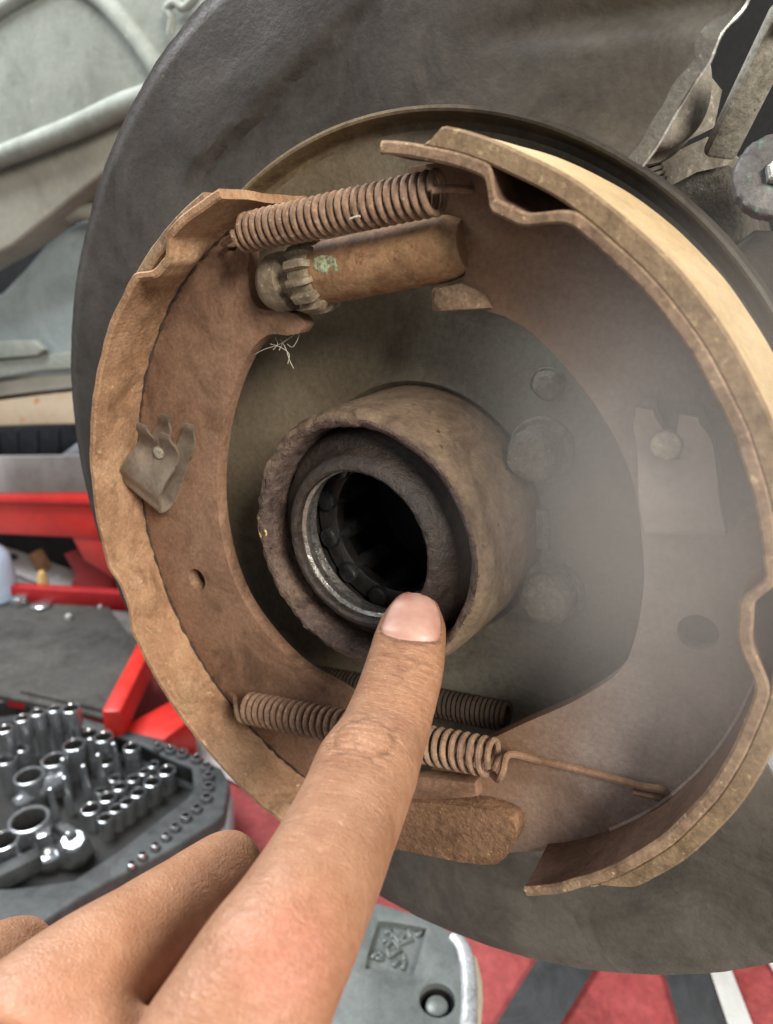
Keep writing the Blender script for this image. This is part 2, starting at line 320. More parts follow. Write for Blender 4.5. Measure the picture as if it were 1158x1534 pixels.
for u, v, r1, r2, hh, nm in [tuple(x) for x in [(36.3, 24.5, 8.6, 6.6, 9.5, 'bolt'), (42.6, -14.1, 8.8, 6.8, 9.0, 'bolt'), (36.8, 41.3, 0, 4.0, 3.0, 'small_bolt')]]:
    def bj(r, h, t, s=u): 
        q = noise.noise((r * .35 * math.cos(t) + s, r * .35 * math.sin(t), h * .4)); return (q * .5 * (r > 1), q * .55)
    b_ = lathe(nm, [(0, hh), (r2 * .55, hh), (r2 * .85, hh - .8), (r2, hh - 2.2), (r2 * 1.02, 1.8), (r2 * 1.06, -.5)], 'bolt', bp_, c=(u, v, PLATE), n=30, jitter=bj)
    if r1: lathe('washer', [(r2 * .9, 1.7), (r1 * .93, 1.6), (r1, 1.0), (r1, -.5)], 'bolt', b_, c=(u, v, PLATE), n=40)
lip = [[36.4, 8.7], [39.7, 8.8], [40.9, -2.1], [37.3, -2.4]]
slab('lock_tab', lip, PLATE - .3, PLATE + 2.0, 'bolt', bp_, bev=.5)
0 and slab('raised_pad', [[19.0, -47.0], [33.3, -36.6], [39.5, -38.9], [38.1, -47.1], [22.7, -55.0]], PLATE - .3, PLATE + .9, 'plate', bp_, bev=.6)

# ------------------------------------------------------------------ dust shield (cut away on the right for the caliper)
ds = thing('dust_shield', 'large dark grey sheet metal dust shield ringing the brake', 'dust shield', (0, -150, SHZ))
A0, A1 = 66.0, 338.0
cut_px = [[54.3, 88.4], [57.6, 93.1], [60.0, 97.8], [63.3, 103.7], [65.5, 106.8], [66.8, 111.1], [70.0, 116.0], [71.6, 122.1]]
def shield_z(x, y):
    r = math.hypot(x, y); a = math.degrees(math.atan2(y, x)) % 360
    z = SHZ
    d = -.495 * x + .869 * y + 1.2 * noise.noise((x * .09, y * .09, 8.0)); tt = .869 * x + .495 * y
    z += (2.4 * sm(d, 115.4, 118.6) - 1.1 * math.exp(-((d - 116) / 1.3) ** 2) * (.8 + .5 * noise.noise((tt * .08, 3.3, 0)))) * sm(tt, -26, -12) * (1 - sm(tt, 26, 60)) * (1 - .8 * sm(d, 120, 150)) if True else 0           # pressed step, upper left
    z -= 3.0 * math.exp(-((x * .02 + y - 118) / 3.2) ** 2) * sm(x, 5, 45)      # crease near the cut
    z -= 1.1 * sm(r, 145, 150.4)                                                          # rolled outer edge
    z += .5 * noise.noise((x * .03, y * .03, 1.7)) + .18 * noise.noise((x * .12, y * .12, 5.2))
    if a > 300: z += 6 * sm(a, 316, 338) * sm(r, 112, 150)
    return z
def cut_r(a):
    """outer radius of the sheet towards its cut edge"""
    return RO
V, F = [], []; NA, NR = 420, 44
ca = [(math.degrees(math.atan2(p[1], p[0])), math.hypot(*p)) for p in cut_px]
for i in range(NA + 1):
    for j in range(NR + 1):
        r = RI + .3 + (RO - RI - .3) * j / NR
        # start angle follows the torn cut line
        rr = sorted(ca, key=lambda q: q[1]); a_s = rr[0][0]
        for (aa, ra), (ab, rb) in zip(rr, rr[1:]):
            if ra <= r <= rb: a_s = aa + (ab - aa) * (r - ra) / (rb - ra)
        if r > rr[-1][1]: a_s = rr[-1][0]
        a_s += .25 * noise.noise((r * .22, 4.4, 0))
        a = math.radians(a_s + (A1 - 14 * (j / NR) ** 1.0 - a_s) * i / NA)
        re = r + (.25 * noise.noise((a * 40, 2.2, 0)) if j == NR else 0)
        V.append((re * math.cos(a), re * math.sin(a), shield_z(re * math.cos(a), re * math.sin(a))))
n1 = len(V)
V += [(x, y, z - 1.4) for x, y, z in V]
def gi(i, j): return i * (NR + 1) + j
for i in range(NA):
    for j in range(NR):
        q = (gi(i, j), gi(i + 1, j), gi(i + 1, j + 1), gi(i, j + 1)); F.append(q); F.append(tuple(n1 + k for k in q[::-1]))
edge = [gi(i, 0) for i in range(NA + 1)] + [gi(NA, j) for j in range(1, NR + 1)] + [gi(i, NR) for i in range(NA - 1, -1, -1)] + [gi(0, j) for j in range(NR - 1, 0, -1)]
for k in range(len(edge)):
    a, b = edge[k], edge[(k + 1) % len(edge)]; F.append((a, b, n1 + b, n1 + a))
obj('shield_sheet', V, F, 'shield', ds)
# bent worn flange along the cut
V, F = [], []; fp = smooth_path([(x, y, 0) for x, y in cut_px], 8)
for i, p in enumerate(fp):
    q = fp[min(i + 1, len(fp) - 1)] - fp[max(i - 1, 0)]; nrm = Vector((-q.y, q.x, 0)).normalized()
    wd_ = 3.6 + 1.6 * noise.noise((p.x * .15, p.y * .15, 0))
    for j in range(7):
        x_, y_ = p.x + nrm.x * (wd_ * j / 6 - .1), p.y + nrm.y * (wd_ * j / 6 - .1)
        V.append((x_, y_, shield_z(x_, y_) + .1 + .3 * (1 - j / 6) ** 2 * (1 + .5 * noise.noise((x_ * .4, y_ * .4, 2))) - .3 * (j == 6)))
n_ = len(V); V += [(x, y, z - .12) for x, y, z in V]
for i in range(len(fp) - 1):
    for j in range(6):
        q = (i * 7 + j, (i + 1) * 7 + j, (i + 1) * 7 + j + 1, i * 7 + j + 1); F.append(q); F.append(tuple(n_ + k for k in q[::-1]))
for i in range(len(fp) - 1): F.append((i * 7, n_ + i * 7, n_ + (i + 1) * 7, (i + 1) * 7)); F.append((i * 7 + 6, (i + 1) * 7 + 6, n_ + (i + 1) * 7 + 6, n_ + i * 7 + 6))
label(obj('worn_flange', V, F, 'worn', ds), 'pale scuffed flange along the torn cut of the shield')
# bare edge along the cut
cp = [Vector((p[0], p[1], shield_z(p[0], p[1]) + .1)) for p in smooth_path([(x, y, 0) for x, y in cut_px], 5)]
tube('bare_cut_edge', [(p.x + .1, p.y - .1, p.z - .5) for p in cp], [.34 + .16 * noise.noise((p.x * .6, p.y * .6, 0)) for p in cp], 'bolt_bright', ds, n=6)

# ------------------------------------------------------------------ axle tube with seal and bearing
hb = thing('axle_tube', 'rusty round axle tube with open greasy bore in the centre', 'axle tube', (0, -36.7, PLATE))
def hj(r, h, t):
    k = sm(h, -22, -10); q = noise.noise((math.cos(t) * 4 + r * .2, math.sin(t) * 4, h * .25)); q2 = noise.noise((math.cos(t) * 13, math.sin(t) * 13 + r * .6, h * .7))
    left = .5 + .5 * math.cos(t - math.radians(160))
    return (k * (q * .55 + q2 * (.25 + .45 * left)), k * (q * .3 + q2 * (.2 + .5 * left)))
ST = (1, 0, 0)
lathe('tube_wall', [(37.2, PLATE - 5), (36.9, PLATE + .5), (36.7, -34), (36.5, -26), (36.3, -19), (36.0, -14), (35.6, -11.6), (34.9, -10.3), (33.6, -9.7)], 'hub', hb, n=220, jitter=hj, start=ST)
lathe('tube_rim', [(33.9, -9.85), (33.0, -9.5), (32.2, -9.8), (31.5, -10.8), (31.2, -13), (31.1, -22)], 'hub_rim', hb, n=220, jitter=hj, start=ST)
def sj(r, h, t):
    q = noise.noise((math.cos(t) * 6 + r * .3, math.sin(t) * 6, h * .5)); q2 = noise.noise((math.cos(t) * 16 + r, math.sin(t) * 16, h)); return (q * .12, q * .25 + (q2 * .28 if 20 < r < 25 else 0))
sl = lathe('oil_seal', [(31.2, -21), (30.4, -18.4), (29.4, -16.6), (28.2, -15.8), (26.6, -15.4), (25.2, -14.6), (24.5, -13.0), (23.9, -11.4), (23.0, -10.1), (22.0, -9.3), (21.0, -9.0), (20.3, -9.5), (20.1, -11), (20.7, -12.2)], 'seal', hb, n=200, jitter=sj, start=ST)
lathe('seal_lip', [(20.8, -12), (19.8, -12.8), (19.7, -13.8), (20.0, -15)], 'thread', sl, n=120, start=ST)
th = [(20.0, -15)]
for k in range(5): th += [(19.9 + .3 * k, -15.4 - k * .9), (20.3 + .3 * k, -15.9 - k * .9)]
lathe('threaded_sleeve', th + [(21.8, -20.0), (22.8, -20.6)], 'thread', hb, n=140, start=ST)
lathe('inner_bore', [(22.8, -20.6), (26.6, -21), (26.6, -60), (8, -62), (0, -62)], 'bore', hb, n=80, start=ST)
for k in range(12):
    t_ = math.radians(-161 + 30 * k)
    lathe('bearing_roller', [(0, -24.2), (2.3, -24.2), (2.9, -24.5), (3.15, -25.2), (3.15, -44)], 'roller', hb, c=(22.3 * math.cos(t_), 22.3 * math.sin(t_), 0), n=24)
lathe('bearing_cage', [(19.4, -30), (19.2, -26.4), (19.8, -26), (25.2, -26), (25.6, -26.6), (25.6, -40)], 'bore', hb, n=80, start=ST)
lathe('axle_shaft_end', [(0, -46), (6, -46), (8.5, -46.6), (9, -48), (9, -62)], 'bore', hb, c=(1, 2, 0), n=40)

# ------------------------------------------------------------------ brake shoes
def table(name, c, r_in, r_out, a0, a1, zf, zb, dents, mat, parent, na=220, taper=0.0, wob=.12):
    """curved T-bar flange of a shoe; dents = (angle, start half width, end half width, depth) pressed into its front half"""
    nz = 12; V, F = [], []
    zz = [zf - .5 + (zb + .5 - zf + .5) * j / (nz - 1) for j in range(nz)]
    loop = [('i', z, 0) for z in zz] + [('i', zb, .5), ('o', zb, -.5)] + [('o', z, 0) for z in zz[::-1]] + [('o', zf, -.5), ('i', zf, .5)]
    m = len(loop)
    for i in range(na + 1):
        a = a0 + (a1 - a0) * i / na; t = math.radians(a)
        for s, z, dr in loop:
            d = 0
            for (ac, w1, w2, dep_) in dents:
                x = a - ac
                k = sm(x, -w1, -w1 * .25) if x < 0 else 1 - sm(x, w2 * .25, w2)
                d -= dep_ * k * sm(z, -17, -9)
            r = (r_in if s == 'i' else r_out) + dr + d + wob * noise.noise((math.cos(t) * 9, math.sin(t) * 9, z * .12))
            if taper and s == 'o': r -= (r_out - r_in - .6) * max(1 - sm(abs(a - a0), 0, taper), 1 - sm(abs(a1 - a), 0, taper * .3))
            zz_ = z + (.25 * noise.noise((a * .35, 1.1, 0)) if z > zf - 1 else 0)
            V.append((c[0] + r * math.cos(t), c[1] + r * math.sin(t), zz_))
    for i in range(na):
        for j in range(m): F.append((i * m + j, i * m + (j + 1) % m, (i + 1) * m + (j + 1) % m, (i + 1) * m + j))
    F += [tuple(range(m)), tuple(range(na * m, na * m + m))[::-1]]
    return obj(name, V, F, mat, parent)
WZ = -17.0; WT = 4.2
# left shoe: its flange shows the inner face
CL = (0.0, -3.3)
shl = thing('brake_shoe', 'orange rusted brake shoe on the left, with spring clip on its web', 'brake shoe', (-94, -95, -17), 'brake shoes')
table('shoe_table', CL, 92.3, 94.6, 109.5, 263, 0, -33.5, [(126.0, 4.5, 7, 4.2), (199.0, 7, 8, 3.6)], 'shoe_rust', shl, wob=.6)
table('friction_lining', CL, 94.7, 98.2, 115, 250, -5, -31.5, [], 'edge_rust', shl, na=160)
inl = [[8.5, -61.6], [-10.2, -53.0], [-27.7, -49.1], [-40.6, -41.3], [-50.8, -30.1], [-56.2, -15.3], [-57.4, 2.1], [-54.2, 19.3], [-48.5, 33.8], [-41.2, 45.2], [-33.9, 50.9], [-27.0, 51.3]]
toe = [[-23.2, 52.0], [-21.3, 54.3], [-22.7, 56.4], [-27.7, 57.5], [-36.1, 57.8], [-39.1, 61.5], [-39.4, 66.5], [-38.9, 69.5], [-38.2, 74.4], [-36.3, 78.7], [-34.2, 82.3]]
oute = arc(92.9, 115.5, 258, 90, CL)
lh = [[-69.9, -29.8]][0]; lh2 = [[-44.4, 73.7]][0]
inl_s = [(p.x, p.y) for p in smooth_path([(x, y, 0) for x, y in inl], 6)]
toe_s = [(p.x, p.y) for p in smooth_path([(x, y, 0) for x, y in toe], 4)]
webl = slab('web', oute + inl_s + toe_s, WZ - WT, WZ, 'web_rust', shl, holes=[ring(3.7, 24, lh), ring(1.9, 16, lh2)], bev=.7, seg=3)
# dark bead painted in for the ragged dark gap between web and flange
tube('dark_gap_seam', [(x + .5 * noise.noise((x * .5, y * .5, 2)), y + .5 * noise.noise((x * .5, y * .5, 7)), WZ + .15) for x, y in arc(92.0, 118, 252, 260, CL)], [max(.12, .4 + .7 * noise.noise((i * .23, 0, 0))) for i in range(261)], 'dark_rust', shl, n=6)
# right shoe: its flange shows the lining outside
CRS = (4.3, 0.0)
shr = thing('brake_shoe', 'glare-paled mauve brake shoe on the right with bright ochre lining', 'brake shoe', (94, -80, -17), 'brake shoes')
tb_ = table('shoe_table', CRS, 91.0, 93.4, -56.5, 84.5, -.3, -33.5, [(66.2, 9, 4.0, 4.8), (7.0, 10, 5.0, 4.4)], 'table_inner', shr, wob=.25)
table('table_edge', CRS, 90.9, 93.5, -56.6, 84.6, 0, -1.4, [(66.2, 9, 4.0, 4.8), (7.0, 10, 5.0, 4.4)], 'edge_rust', tb_, wob=.25)
table('friction_lining', CRS, 93.6, 97.2, -45, 78.5, -.7, -32.5, [], 'lining', shr, wob=.2, taper=7)
table('lining_edge', CRS, 93.2, 97.3, -45.1, 78.6, -.2, -2.0, [], 'lining_edge', shr, wob=.2, taper=7)
inr = [[18.0, -91.2], [17.6, -69.5], [29.8, -56.3], [44.4, -42.1], [57.4, -30.1], [66.7, -19.1], [69.4, -9.8], [69.9, 3.6], [68.0, 15.7], [64.3, 28.5], [56.8, 40.5], [47.2, 50.6], [39.3, 56.7], [33.8, 59.2]]
tor = [[28.1, 60.4], [17.3, 59.5], [15.9, 61.5], [16.4, 64.7], [23.0, 65.8], [24.0, 69.2], [22.7, 74.6], [20.3, 79.2], [16.8, 80.4], [14.2, 82.3], [11.2, 83.5], [8.8, 85.7], [8.4, 88.2], [9.7, 89.7]]
outr = arc(91.7, 80.5, -47, 84, CRS)[0:]
btm = [[53.5, -78.8], [43.7, -84.5]]
inr_s = [(p.x, p.y) for p in smooth_path([(x, y, 0) for x, y in inr], 6)]
tor_s = [(p.x, p.y) for p in smooth_path([(x, y, 0) for x, y in tor], 4)]
rh = [[82.1, -4.0]][0]; rh2 = [[79.2, -48.0]][0]
webr = slab('web', outr + [tuple(p) for p in btm] + inr_s + tor_s, WZ - WT, WZ, 'web_glare', shr, holes=[ring(4.2, 28, rh), ring(2.0, 16, rh2)], bev=.7, seg=3)
tube('weld_bead', [(x, y, WZ + .1 + .4 * noise.noise((x * .3, y * .3, 0))) for x, y in arc(91.0, 74, -44, 90, CRS)], .7, 'web_glare', shr, n=6)
slab('slot_tab', [[17.5, 64.6], [24.0, 65.9], [29.2, 63.8], [31.4, 60.9], [18.8, 59.6], [17.0, 61.7]], WZ + .05, WZ + 1.6, 'edge_rust', shr, bev=.5)

# ------------------------------------------------------------------ hold-down clips
def clip(name, lab, Fm, pin, open_a, open_b, fold_a, fold_b, mat, pm, pk=1.0):
    """U-shaped strip: fold_a-fold_b is the folded edge, open_a-open_b the forked end (points on the front leaf)"""
    t = thing(name, lab, 'spring clip', (pin[0], pin[1] - 10, WZ + .3), 'hold-down clips')
    oa, ob, fa, fb = [Vector((p[0], p[1], 0)) for p in (open_a, open_b, fold_a, fold_b)]
    def strip(v0, v1, u0, u1, hfun, nm, par, nu=26, tip=0.0):
        V, F = [], []; nv = 8
        for i in range(nu + 1):
            u = u0 + (u1 - u0) * i / nu
            for j in range(nv + 1):
                v = v0 + (v1 - v0) * j / nv
                if tip: 
                    k = sm(u, .22, 0.0) * tip; v = v + (.5 * (v0 + v1) - v) * k
                p = (oa.lerp(ob, v)).lerp(fa.lerp(fb, v), u); V.append((p.x, p.y, WZ + hfun(u)))
        n = len(V); V += [(x, y, z - .8) for x, y, z in V]; w = nv + 1
        for i in range(nu):
            for j in range(nv):
                q = (i * w + j, (i + 1) * w + j, (i + 1) * w + j + 1, i * w + j + 1); F.append(q); F.append(tuple(n + k for k in q[::-1]))
        e = [j for j in range(w)] + [i * w + nv for i in range(1, nu + 1)] + [nu * w + j for j in range(nv - 1, -1, -1)] + [i * w for i in range(nu - 1, 0, -1)]
        for k in range(len(e)): F.append((e[k], e[(k + 1) % len(e)], n + e[(k + 1) % len(e)], n + e[k]))
        return obj(nm, V, F, mat, par)
    top = lambda u: Fm * (1.0 - .38 * math.exp(-((u - .38) / .2) ** 2)) - Fm * .25 * sm(u, .8, 1.0) + .9 + Fm * .28 * sm(u, .25, 0.0)
    strip(0, 1, .42, 1.0, top, 'front_leaf', t)
    strip(0, .43, 0, .44, top, 'prong', t, tip=.45); strip(.57, 1, 0, .44, top, 'prong', t, tip=.45)
    # folded end: a half round between the leaves
    V, F = [], []; nv, na_ = 10, 14; du = (fa - oa).normalized()
    h1 = top(1.0) ; h0 = .9
    for i in range(na_ + 1):
        a = math.pi * i / na_
        for j in range(nv + 1):
            p = fa.lerp(fb, j / nv) + du * math.sin(a) * (h1 - h0) * .55
            V.append((p.x, p.y, WZ + h0 + (h1 - h0) * (.5 + .5 * math.cos(a))))
    n = len(V); V += [(x - du.x * .6 * math.sin(math.pi * (k // (nv + 1)) / na_), y - du.y * .6 * math.sin(math.pi * (k // (nv + 1)) / na_), z - .7 * math.cos(math.pi * (k // (nv + 1)) / na_)) for k, (x, y, z) in enumerate(V)]
    w = nv + 1
    for i in range(na_):
        for j in range(nv):
            q = (i * w + j, (i + 1) * w + j, (i + 1) * w + j + 1, i * w + j + 1); F.append(q); F.append(tuple(n + k for k in q[::-1]))
    for i in range(na_):
        F.append((i * w, (i + 1) * w, n + (i + 1) * w, n + i * w)); F.append((i * w + nv, n + i * w + nv, n + (i + 1) * w + nv, (i + 1) * w + nv))
    obj('folded_end', V, F, mat, t)
    strip(0, 1, .35, 1.0, lambda u: .95, 'back_leaf', t); strip(0, .38, -.05, .40, lambda u: .97 + 1.5 * sm(u, .2, -.05), 'back_prong', t, tip=.4); strip(.62, 1, -.05, .40, lambda u: .97 + 1.5 * sm(u, .2, -.05), 'back_prong', t, tip=.4)
    ph = WZ + top(.38)
    pn = lathe('pin_head', [(0, 1.5), (1.2, 1.45), (1.85, 1.15), (2.1, .6), (1.95, 0), (1.0, -.3), (1.0, -16)], pm, t, c=(pin[0], pin[1], ph), n=28)
    if pk != 1.0:
        bpy.data.objects.remove(pn); pn = lathe('pin_head', [(0, 2.2), (2.0, 2.1), (2.8, 1.7), (3.1, 1.0), (2.9, .3), (1.5, 0), (1.2, -16)], pm, t, c=(pin[0], pin[1], ph), n=32)
    return t
cz = -9
clip('hold_down_clip', 'dull steel U clip with round pin head on the left shoe', 8.2, [-73.8, 14.4, -11.0], [-78.1, 24.4, -9.0], [-61.5, 21.7, -9.0], [-92.0, 3.5, -9.5], [-75.8, -3.9, -9.5], 'clip', 'pin')
clip('hold_down_clip', 'glare-paled clip with bright pin head on the right shoe', 5.0, [71.6, 37.0, -13.0], [64.0, 44.1, -13.0], [78.3, 43.5, -13.0], [69.2, 19.0, -12.5], [84.3, 22.1, -12.5], 'clip_glare', 'pin', 1.5)

# ------------------------------------------------------------------ springs
su = thing('return_spring', 'upper rust brown coil spring between the shoe tops', 'spring', [-2.7, 78.8, -8.0], 'coil springs')
pa, pb = [-32.4, 76.4, -9.0], [21.8, 83.9, -9.0]
coil('spring_coil', pa, pb, 4.0, .78, 26, 'spring', su, extra_a=[(lh2[0], lh2[1], WZ - 1), (lh2[0], lh2[1], WZ + 3), (pa[0] - 1.5, pa[1], pa[2])], extra_b=[])
hb2 = Vector(pb); tube('hook', smooth_path([hb2 + Vector((0, 0, 4)), hb2 + Vector((1.6, .4, 2.5)), hb2 + Vector((2.6, .6, -1)), hb2 + Vector((3, .6, -5)), hb2 + Vector((3, .6, -9))], 5), .8, 'spring', su, n=8)
slw = thing('return_spring', 'lower rust brown coil spring passing behind the pointing finger', 'spring', [0.9, -58.6, -11.0], 'coil springs')
pa, pb = [-45.8, -66.9, -11.0], [40.5, -50.1, -11.0]
coil('spring_coil', pa, pb, 4.5, .85, 34, 'spring', slw, extra_a=[[-61.6, -70.2, -18.0], [-52.9, -66.8, -13.0]])
v = Vector(pb)
tube('hook_wire', smooth_path([v + Vector((0, -4.3, 1)), v + Vector((2.2, -3.8, 2.6)), v + Vector((3.4, -.5, 3)), [43.2, -49.2, -13.0], [49.2, -49.5, -15.3], [62.8, -47.8, -15.8], [75.4, -46.3, -15.8], [79.9, -45.4, -16.0], [81.2, -47.2, -18.0]], 6), .95, 'web_rust', slw, n=8)
tube('hook_end', smooth_path([[74.1, -48.7, -15.9], [77.9, -48.0, -15.9], [79.6, -48.3, -17.2]], 5), .95, 'web_rust', slw, n=8)
cs = thing('cable_spring', 'thin dark coil spring lying behind the lower return spring', 'spring', [9.0, -59.0, -32.0])
coil('spring_coil', [-34.2, -65.6, -35.0], [33.7, -54.7, -35.0], 4.0, .75, 44, 'dark_rust', cs, n=6, per=12)

# ------------------------------------------------------------------ adjuster
ad = thing('star_adjuster', 'rusty threaded brake adjuster with toothed star wheel and green paint mark', 'adjuster', [-1.8, 68.7, -20.0], None)
aA, aB = Vector([-16.3, 66.8, -18.0]), Vector([23.8, 73.9, -18.0])
ax = (aB - aA).normalized(); Ln = (aB - aA).length
def rj(r, h, t): q = noise.noise((h * .25, math.cos(t) * 1.6, math.sin(t) * 1.6)); return (q * .3, 0)
lathe('sleeve', [(0, -1), (6.6, -1), (7.3, -.2), (7.4, 1.5), (7.3, Ln * .5), (7.2, Ln - 6), (6.8, Ln - 3), (5.2, Ln), (0, Ln)], 'adjuster', ad, c=aA, axis=ax, n=56, jitter=rj)
def star(r, h, t):
    return ((-1.5 if math.cos(t * 13) < 0 else 0) if r > 6 else 0, 0)
lathe('star_wheel', [(0, -7.6), (5.5, -7.6), (8.4, -7.2), (9.2, -6.4), (9.4, -4), (9.3, -1.6), (8.9, -.4), (7.6, .6), (0, .6)], 'star', ad, c=aA + ax * 2.2, axis=ax, n=120, jitter=star)
lathe('end_socket', [(0, -18.5), (4, -18.3), (6.4, -17.2), (7.4, -15.2), (7.5, -12.5), (7.2, -10.8), (5.0, -10.3), (4.6, -7), (0, -7)], 'star', ad, c=aA + ax * 1.2, axis=ax, n=40, jitter=rj)
# paint mark: a thin patch on the sleeve
V, F = [], []; view = Vector((.45, .35, .8)); b1 = (view - ax * view.dot(ax)).normalized(); b2 = ax.cross(b1)
for i in range(13):
    for j in range(9):
        s_ = (i / 12 - .5) * 2; q_ = (j / 8 - .5) * 2; k = math.sqrt(max(0, 1 - s_ * s_ * .8)); t_ = .12 + q_ * .34 * k + .1 * s_
        rr_ = 7.52 + .12 * noise.noise((i * .5, j * .5, 0)) - .35 * (abs(q_) > .99 or abs(s_) > .99)
        V.append(aA + ax * (7.2 + s_ * 3.8 + .4 * noise.noise((j * .7, 3, i * .2))) + (b1 * math.cos(t_) + b2 * math.sin(t_)) * rr_)
for i in range(12):
    for j in range(8): F.append((i * 9 + j, i * 9 + j + 1, (i + 1) * 9 + j + 1, (i + 1) * 9 + j))
obj('paint_mark', V, F, 'green', ad)

# ------------------------------------------------------------------ parking brake lever at the bottom
lv = thing('brake_lever', 'crusty brown lever end below the lower spring', 'lever', [30.7, -92.0, -14.0])
lo = [(p.x, p.y) for p in smooth_path([(*p, 0) for p in [[-7.7, -97.7], [2.4, -86.3], [13.9, -77.0], [28.8, -70.7], [42.5, -67.0], [47.3, -68.9], [47.2, -75.0], [44.3, -81.7], [41.2, -85.1], [31.6, -89.3], [14.1, -94.7], [-5.2, -102.2]]], 5, True)]
slab('lever_end', lo, WZ + .3, -11, 'lever', lv, bev=1.8, seg=4, wobble=.12)
slab('strut_end', [[1.8, -74.9], [19.7, -66.4], [34.4, -61.9], [35.4, -66.1], [19.9, -75.0], [1.7, -82.6]], WZ + .3, -12.5, 'web_rust', lv, bev=.9)

# ------------------------------------------------------------------ fibres and cobweb
cw = thing('cobweb', 'wispy dusty cobweb hanging from the left shoe toe', 'cobweb', [-30.1, 47.1, -19.0])
for px_ in [[[-42.3, 44.6, -20.0], [-38.0, 46.6, -20.0], [-33.1, 48.1, -20.0], [-29.1, 50.0, -20.0], [-25.6, 52.3, -20.0]], [[-31.9, 49.8, -20.0], [-30.2, 47.5, -20.0], [-29.0, 44.4, -20.0], [-27.7, 42.3, -20.0]], [[-24.9, 53.0, -20.0], [-25.9, 50.2, -20.0], [-27.8, 48.0, -20.0], [-29.6, 48.7, -20.0]], [[-35.5, 48.3, -20.0], [-32.0, 47.7, -20.0], [-29.1, 46.1, -20.0], [-29.7, 43.4, -20.0]], [[-33.7, 50.2, -20.0], [-32.9, 48.5, -20.0], [-34.6, 46.8, -20.0]], [[-28.1, 50.6, -20.0], [-30.7, 49.2, -20.0], [-32.5, 46.8, -20.0]]]:
    tube('strand', [p for p in smooth_path(px_, 4)], .09, 'web_silk', cw, n=5)
tag(tube('rust_fibre', smooth_path([[-34.2, 1.4, -10.0], [-34.7, -2.2, -10.0], [-33.6, -4.8, -10.0], [-32.0, -3.2, -10.0], [-32.7, -1.7, -10.0]], 5), .28, 'straw', n=6), 'tiny golden fibre stuck on the left of the tube rim', 'fibre')
tag(tube('pale_fibre', [[2.9, 78.9, -3.6], [4.3, 79.3, -3.6], [5.5, 79.4, -3.6]], .25, 'web_silk', n=6), 'tiny white fibre on the upper coil spring', 'fibre')

# ------------------------------------------------------------------ hand
def V3(a): return [Vector(p) for p in a]
def loft_volume(bm, pts, hw, hh, dors, n=32, k=6):
    """closed rounded limb: path points, half widths, half thicknesses, back-of-hand direction"""
    Pp = smooth_path(pts, k); q = len(pts)
    def samp(a, i):
        x = i / k; i0 = min(int(x), q - 1); i1 = min(i0 + 1, q - 1); return a[i0] + (a[i1] - a[i0]) * (x - i0)
    m = len(Pp); rings = []
    for i, p in enumerate(Pp):
        T = (Pp[min(i + 1, m - 1)] - Pp[max(i - 1, 0)]).normalized()
        D = Vector(dors); D = (D - T * D.dot(T)).normalized(); S = T.cross(D)
        w, h = samp(hw, i), samp(hh, i); rg = []
        for j in range(n):
            a = 2 * math.pi * j / n; c, s = math.cos(a), math.sin(a); e = 2 / 2.25
            rg.append(bm.verts.new(p + S * (math.copysign(abs(c) ** e, c) * w) + D * (math.copysign(abs(s) ** e, s) * h)))
        rings.append(rg)
    for a, b in zip(rings, rings[1:]):
        for j in range(n): bm.faces.new((a[j], a[(j + 1) % n], b[(j + 1) % n], b[j]))
    bm.faces.new(rings[0][::-1]); bm.faces.new(rings[-1])
    return Pp
VIEW = Vector(CR[2])          # the back of the hand looks up the camera's way
IDX = [[16.6, -10.6, -11.9], [17.0, -11.7, -10.4], [17.7, -13.2, -8.3], [18.5, -15.4, -6.0], [20.1, -18.3, -1.4], [21.7, -22.5, 3.8], [22.7, -28.0, 10.0], [24.0, -32.2, 17.3], [26.5, -32.9, 27.4], [28.7, -34.4, 35.4], [31.2, -34.8, 44.1], [33.7, -34.6, 52.5], [35.4, -34.9, 59.7], [36.6, -35.6, 66.2], [37.1, -36.9, 72.2], [37.1, -40.9, 78.9], [37.1, -46.8, 87.1]]
PXW = [14, 30, 41, 49.5, 55, 59, 62, 67, 78, 80, 84, 90, 97, 106, 116, 128, 142]
DPT = [187.5, 186.5, 185, 183.5, 180, 176.5, 173, 168, 159, 152, 144, 136, 129.5, 124, 119.5, 115.5, 111]
IHW = [p * d / 1100 for p, d in zip(PXW, DPT)]
IHH = [2.0, 4.0, 5.4, 6.4, 7.2, 7.7, 8.2, 8.9, 9.9, 9.8, 9.8, 10.0, 10.4, 10.8, 11.2, 11.5, 11.5]
IDX_D = (VIEW * .86 + Vector(CR[1]) * .42 + Vector(CR[0]) * -.22).normalized()
hbm = bmesh.new()
ipath = loft_volume(hbm, IDX, IHW, IHH, IDX_D, 40)
mid_pts = [[4.5, -52.5, 98.8], [2.3, -52.4, 92.5], [1.0, -52.9, 82.2], [-0.1, -55.5, 70.2], [-1.1, -59.2, 57.4], [-2.1, -62.5, 48.1], [-2.8, -64.9, 42.0], [-1.4, -68.3, 38.9]]
loft_volume(hbm, mid_pts, [14, 13.5, 11.6, 10, 9.4, 9.4, 9.0, 5.5], [12, 12, 10.5, 9.4, 9, 9.2, 8.6, 5], VIEW + Vector(CR[1]) * .5)
loft_volume(hbm, [[-5.0, -67.7, 45.9], [-2.7, -68.6, 42.3], [-0.8, -74.0, 41.0], [3.9, -76.5, 44.1], [8.9, -76.1, 49.6], [10.7, -73.1, 55.9], [11.4, -68.8, 61.2]], [6, 8.5, 8.6, 8, 7.6, 7.2, 4], [6, 8, 8, 7.6, 7.2, 6.8, 4], VIEW)
